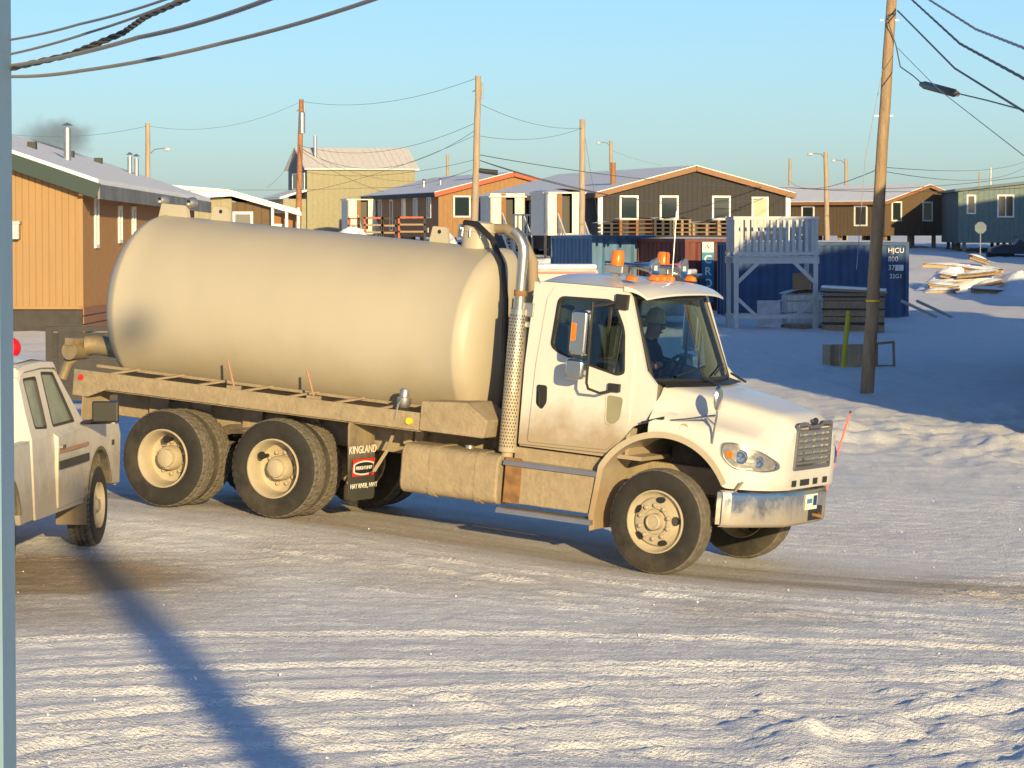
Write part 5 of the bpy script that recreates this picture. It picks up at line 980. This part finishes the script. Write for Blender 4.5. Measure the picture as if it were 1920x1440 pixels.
for i in range(5): MB().b2((-.88, -.52, .05+.24*i), (.88, -.48, .27+.24*i)).build('slat', 'wood', kr); MB().b2((-.88, .48, .05+.24*i), (.88, .52, .27+.24*i)).build('slat', 'wood', kr); MB().b2((-.92, -.5, .05+.24*i), (-.88, .5, .27+.24*i)).build('slat', 'wood', kr); MB().b2((.88, -.5, .05+.24*i), (.92, .5, .27+.24*i)).build('slat', 'wood', kr)
for z in (.3, .72, 1.1): MB().b2((-.95, -.56, z), (.95, -.525, z+.05)).build('strap', 'shade', kr)
MB().box((0, 0, 1.3), (2.0, 1.2, .06), Matrix.Rotation(rad(3), 3, 'Y')).build('lid', 'wood', kr); MB().box((0, 0, 1.37), (1.95, 1.15, .08), Matrix.Rotation(rad(3), 3, 'Y')).build('snow_cap', 'snow', kr, bev=.03)
o = MB().box((0, 0, .3), (.55, .4, .65)).build('plywood_box', 'wood', None, loc=(U(1503, 540, 100).x, 99.85, gz(9, 100)+1.08)); tag(o, 'small brown box standing on top of the tote', 'box')
# broken crate and frame by the pole
xb = U(1588, 690, 73.5); xk = root('broken_crate', 'small weathered plank crate lying in snow left of the pole', 'crate', loc=(xb.x, xb.y, gz(xb.x, xb.y)-.03), rz=rad(12))
for i in range(4): MB().b2((-.46+.235*i, -.2, 0), (-.245+.235*i, -.16, .52)).build('plank', 'ply', xk)
MB().b2((-.48, -.2, 0), (-.44, .35, .5)).build('plank', 'ply', xk); MB().b2((-.46, -.22, .46), (.48, .3, .50)).build('plank', 'ply', xk); MB().bar((-.42, -.22, .02), (-.42, -.22, .5), .06).build('batten', 'wood', xk)
xf = U(1660, 684, 73.5); fk = root('open_crate', 'empty square wooden crate rim leaning in snow right of the pole', 'frame', loc=(xf.x, xf.y, gz(xf.x, xf.y)), rz=rad(-10))
for a_, b_ in (((-.22, 0), (.22, 0)), ((-.22, .52), (.2, .56)), ((-.2, 0), (-.2, .54)), ((.2, 0), (.18, .56))): MB().bar((a_[0], 0, a_[1]), (b_[0], .05, b_[1]), .05, .06).build('rail', 'wood', fk)
yk = U(1580, 698, 72); o = MB(); o.tube([(0, 0, 0), (.13, 0, 1.35)], .055, 8); tag(o.build('yellow_stake', 'ywood', None, loc=(yk.x, yk.y, gz(yk.x, yk.y)-.05)), 'leaning yellow marker stake beside the crate', 'stake')
# lumber pile
lp_ = [(1745, 1830, 528, 138.5, -4), (1790, 1878, 505, 139.5, 7), (1755, 1815, 508, 140.5, -8), (1735, 1880, 500, 141, 4), (1760, 1835, 520, 139, 10), (1800, 1870, 512, 138, -6), (1742, 1800, 535, 137, 5), (1830, 1880, 530, 137, -12), (1815, 1850, 484, 140, 18), (1735, 1790, 545, 136, -3), (1820, 1885, 543, 136, 3)]
for i, (xa, xb_, y_, Y, tl) in enumerate(lp_):
    a_ = U(xa, y_, Y); b_ = U(xb_, y_, Y); L_ = (b_-a_).length; c_ = (a_+b_)/2
    o = root('plank_bundle', ['low plank bundle at the front left of the lumber pile', 'plank bundle high on the right of the lumber pile', 'plank bundle high on the left of the lumber pile', 'longest snowy plank bundle across the lumber pile', 'plank bundle lying aslant on the left half of the lumber pile', 'plank bundle on the right half of the lumber pile', 'lower left plank bundle of the lumber pile', 'plank bundle sticking out at the right end of the pile', 'tilted plank on top of the lumber pile', 'lowest plank at the left foot of the pile', 'lowest plank at the right foot of the pile'][i], 'lumber', loc=c_, rz=rad(rng.uniform(-15, 15)), group='planks of the snowy lumber pile'); o.rotation_euler[1] = rad(tl)
    for k in range(3):
        for kk in range(2): MB().box((rng.uniform(-.12, .12), (k-1)*.2, -.11*kk+rng.uniform(-.02, .02)), (L_*rng.uniform(.9, 1.05), .17, .09)).build('plank', 'ply' if (i+k) % 3 == 0 else 'wood', o)
    MB().grid([[(L_*(u-.5)*1.02, .8*(v-.5), .02+.13*math.sin(math.pi*u)**.5*math.sin(math.pi*v)**.5) for u in np.linspace(0, 1, 9)] for v in np.linspace(0, 1, 5)]).build('snow_cap', 'snow', o, smooth=True)
# poles lying by the container corner
o = root('metal_ramp', 'pair of metal rails leaning at the blue container corner', 'rails', loc=U(1690, 590, 104), rz=0)
for k in (0, .5): MB().bar((k, 0, .45), (1.0+k, -1.0, -.05), .08).build('rail', 'galv', o)
# snow mounds
def mound(label, px, py, Y, rx, ry, h):
    p = U(px, py, Y); q = MB(); q.grid([[(math.cos(t)*r*rx*(1+.15*math.sin(3*t+px)), math.sin(t)*r*ry, h*(1-r**2)*(1+.3*math.sin(5*r+2*t))-.12) for t in np.linspace(0, 2*math.pi, 25)] for r in np.linspace(0.01, 1.08, 9)])
    return tag(q.build('snow_mound', 'snow', None, smooth=True, loc=(p.x, p.y, gz(p.x, p.y))), label, 'snow mound', 'snow mounds around the yard')
mound('snow heap beneath the lumber pile', 1808, 545, 139.5, 2.1, 2.2, 1.0); mound('snow mound at the right edge beyond the lumber', 1918, 548, 138, 2.0, 4, .85); mound('snow mound between the truck tank and the racks', 660, 470, 165, 1.6, 2, 1.25); mound('small snow heap left of the manhole', 905, 470, 160, 1.2, 1.5, .9); mound('snow bank at the feet of the porch steps', 1040, 505, 150, 3, 3, .5); mound('snow heap below the stacked racks', 835, 470, 170, 1.2, 1.5, 1.0)
# racks near orange house
for i, (xa, xb_, yt, yb_, mm, lab) in enumerate(((654, 672, 408, 440, 'redf', 'small red rack at the left by the orange house porch'), (684, 716, 407, 445, 'redf', 'red slatted rack in front of the orange house side'), (718, 742, 408, 445, 'shade', 'dark rack between the two red racks'), (748, 796, 406, 446, 'redf', 'wide rack with red top left of the bracket plate'))):
    a_ = U(xa, yb_, 180); b_ = U(xb_, yt, 180); o = root('pallet_rack', lab, 'rack', loc=(a_.x, 180, 0), group='racks beside the orange house'); w_ = b_.x-a_.x; z0, z1 = gz(a_.x, 180)-.1, b_.z
    for x in (0, w_):
        for y in (0, .9): MB().box((x, y, (z0+z1)/2), (.10, .10, z1-z0)).build('upright', mm if x == 0 else 'shade', o)
    for z in (z1, z1-.4, z1-.8): MB().b2((-.05, -.05, z-.10), (w_+.05, 0, z)).build('shelf', mm if z == z1 else 'wood', o); MB().b2((0, .0, z-.05), (w_, .9, z-.02)).build('shelf_board', 'shade', o)
# snow covered car, white hauler, stop sign, snowmobile, fence, buoy
cc = U(1268, 545, 100); ck = root('parked_car', 'dark car under snow between the containers and the road', 'car', loc=(cc.x, cc.y, gz(cc.x, cc.y)), rz=rad(80))
MB().prism(rpoly([(-2.1, .35), (-2.1, .95), (-1.5, 1.05), (-1.2, 1.6), (.5, 1.62), (1.0, 1.05), (2.0, .95), (2.1, .35)], .12), lambda a, b: (a, -.85+.1*max(0, b-1.0), b), lambda a, b: (a, .85-.1*max(0, b-1.0), b)).build('body', 'carb', ck, smooth=True, bev=.05)
MB().b2((-1.15, -.6, 1.60), (.5, .6, 1.76)).build('roof_snow', 'snow', ck, bev=.06)
for y in (-.86, .86): MB().prism([(-1.15, 1.08), (-1.0, 1.5), (.4, 1.5), (.8, 1.08)], lambda a, b: (a, y-.01, b), lambda a, b: (a, y+.01, b)).build('side_glass', 'glassd', ck)
for x in (-1.3, 1.3):
    for y in (-.8, .8): MB().lathe([(-.1, .0), (-.1, .33), (.1, .33), (.1, 0)], 18, (x, y, .33)).build('wheel', 'rubber', ck, smooth=True)
vv = U(1045, 560, 96); vk = root('white_trailer', 'white trailer with thin red stripe and snowy roof behind the cab', 'trailer', loc=(vv.x-.2, vv.y, gz(vv.x, vv.y)-.4), rz=rad(4))
MB().box((0, .9, 1.35), (2.9, 1.9, 1.6)).build('body', mat('trailer_white', (.50, .44, .43), .6, var=.25, vs=3), vk, bev=.12); MB().box((.1, -.06, 2.02), (2.5, .02, .07)).build('stripe', 'pink', vk); MB().box((0, .9, 2.2), (2.8, 1.8, .14)).build('roof_snow', 'snow', vk, bev=.06); MB().tube([(-.5, .6, 2.2), (-.5, .6, 2.55)], .08, 10).build('roof_pipe', 'galv', vk)
for x in (-.7, .7): MB().lathe([(-.1, 0), (-.1, .35), (.1, .35), (.1, 0)], 18, (x, .1, .35)).build('wheel', 'rubber', vk)
ssn = U(1838, 480, 150); st_ = root('stop_sign', 'octagonal sign seen from behind on a post before the teal house', 'sign', loc=(ssn.x, ssn.y, ssn.z-.3))
MB().tube([(0, 0, 0), (0, 0, 1.9)], .03, 6).build('post', 'galv', st_); MB().prism([(.29*math.cos(rad(22.5+45*k)), 1.62+.29*math.sin(rad(22.5+45*k))) for k in range(8)], lambda a, b: (a, -.05, b), lambda a, b: (a, -.03, b)).build('sign_plate', 'blue_shaded', st_)
sm = U(1893, 472, 180); sk = root('snowmobile', 'snowmobile parked before the teal house at the right edge', 'snowmobile', loc=(sm.x, sm.y, gz(sm.x, sm.y)), rz=rad(10))
MB().prism(rpoly([(-1.2, .2), (-1.2, .5), (-.4, .75), (.2, .7), (.5, 1.05), (.9, .75), (1.3, .45), (1.2, .2)], .1), lambda a, b: (a, -.35, b), lambda a, b: (a, .35, b)).build('body', 'carb', sk, bev=.05)
for y in (-.4, .4): MB().tube([(.4, y, .08), (1.3, y, .06), (1.55, y, .2)], .05, 6).build('ski', 'shade', sk)
MB().b2((-1.3, -.25, .02), (.2, .25, .25)).build('track', 'rubber', sk); MB().tube([(.3, -.4, 1.15), (.35, .4, 1.15)], .03, 6).build('handlebar', 'black', sk)
fb = U(86, 690, 52); fn = root('grey_fence', 'grey board fence behind the white pickup', 'fence', loc=(fb.x, fb.y, gz(fb.x, fb.y)-.1), rz=rad(6))
Hf = U(86, 612, 52).z-fn.location.z
for k in range(5): MB().b2((.05, .0, .1+(Hf-.2)*k/5), (3.2, .05, .1+(Hf-.2)*(k+.985)/5)).build('panel_board', 'shade', fn)
MB().b2((0, -.06, 0), (.12, .1, Hf)).build('fence_post', 'shade', fn); MB().b2((0, -.03, Hf-.08), (3.2, .09, Hf)).build('cap_rail', 'shade', fn); MB().b2((.2, -.04, 0), (.28, 0, Hf)).build('batten', 'shade', fn)
rb = U(20, 652, 40); o = MB().lathe([(.13*math.sin(rad(t)), .13*math.cos(rad(t))) for t in range(-90, 80, 12)]+[(.135, .025), (.16, .025), (.16, 0)], 24, (0, 0, 0), 'z').build('red_buoy', 'redb', None, smooth=True, loc=rb); tag(o, 'round red ball showing above the pickup roof at the left edge', 'buoy'); MB().tube([(0, 0, -.12), (0, 0, gz(rb.x, rb.y)-rb.z-.1)], .03, 8).build('post', 'galv', o)
o2 = U(10, 428, 74.6); o = MB().b2((-.3, -.35, -.25), (.3, 0, .1)).b2((-.33, -.4, .1), (.33, 0, .16)).build('wall_hood', 'galv', hy); o.location = hy.matrix_world.inverted() @ o2 if False else (o2.x-hy.location.x, 0, o2.z)
# lumps of snow and grit thrown up on the road
gm_ = MB()
ico = [(0, 0, 1), (.9, 0, .3), (.3, .85, .35), (-.75, .5, .25), (-.7, -.55, .3), (.35, -.85, .3), (.5, .4, -.5), (-.6, .1, -.5), (.1, -.6, -.5)]; icf = [(0, 1, 2), (0, 2, 3), (0, 3, 4), (0, 4, 5), (0, 5, 1), (1, 6, 2), (2, 6, 3), (3, 6, 7), (3, 7, 4), (4, 7, 8), (4, 8, 5), (5, 8, 1), (1, 8, 6), (6, 8, 7)]
for k in range(500):
    Yk = 18.5+30*rng.random()**1.6; Xk = rng.uniform(-.16, .16)*Yk; r_ = .004+.010*rng.random()**5; zk = gz(Xk, Yk)+.01; f_ = [rng.uniform(.6, 1.3) for _ in range(3)]
    gm_.add([(Xk+a*r_*f_[0], Yk+b*r_*f_[1], zk+c_*r_*f_[2]) for a, b, c_ in ico], icf)
o = gm_.build('snow_crumbs', 'snow', None, fix=False); o['kind'] = 'stuff'; o['label'] = 'loose snow crumbs scattered over the packed road'; o['category'] = 'snow'
# smoke above the yellow house
sp_ = U(105, 260, 95); q = MB(); 
q.grid([[(math.cos(t)*math.cos(p)*1.5, math.sin(t)*math.cos(p)*.9, math.sin(p)*.85) for t in np.linspace(0, 2*math.pi, 25)] for p in np.linspace(-math.pi/2, math.pi/2, 13)])
o = q.build('chimney_smoke', 'snow', None, loc=sp_); o['kind'] = 'stuff'; o['label'] = 'dark puff of chimney smoke above the yellow house'; o['category'] = 'smoke'
ms = bpy.data.materials.new('smoke'); ms.use_nodes = True; n = ms.node_tree.nodes; l = ms.node_tree.links; n.remove(n['Principled BSDF']); pv = n.new('ShaderNodeVolumePrincipled'); pv.inputs['Color'].default_value = (.45, .5, .64, 1); pv.inputs['Anisotropy'].default_value = 0
tc = n.new('ShaderNodeTexCoord'); no = n.new('ShaderNodeTexNoise'); no.inputs['Scale'].default_value = 1.9; no.inputs['Detail'].default_value = 8; no.inputs['Roughness'].default_value = .6; l.new(tc.outputs['Object'], no.inputs['Vector'])
gr = n.new('ShaderNodeTexGradient'); gr.gradient_type = 'SPHERICAL'; mpn = n.new('ShaderNodeMapping'); mpn.inputs['Scale'].default_value = (.68, 1.1, 1.18); l.new(tc.outputs['Object'], mpn.inputs['Vector']); l.new(mpn.outputs[0], gr.inputs['Vector'])
m1 = n.new('ShaderNodeMath'); m1.operation = 'ADD'; l.new(no.outputs['Fac'], m1.inputs[0]); l.new(gr.outputs['Fac'], m1.inputs[1]); mr = n.new('ShaderNodeMapRange'); mr.inputs['From Min'].default_value = .66; mr.inputs['From Max'].default_value = 1.0; mr.inputs['To Max'].default_value = 1.1; l.new(m1.outputs[0], mr.inputs['Value']); l.new(mr.outputs[0], pv.inputs['Density']); l.new(pv.outputs[0], n['Material Output'].inputs['Volume']); o.data.materials[0] = ms
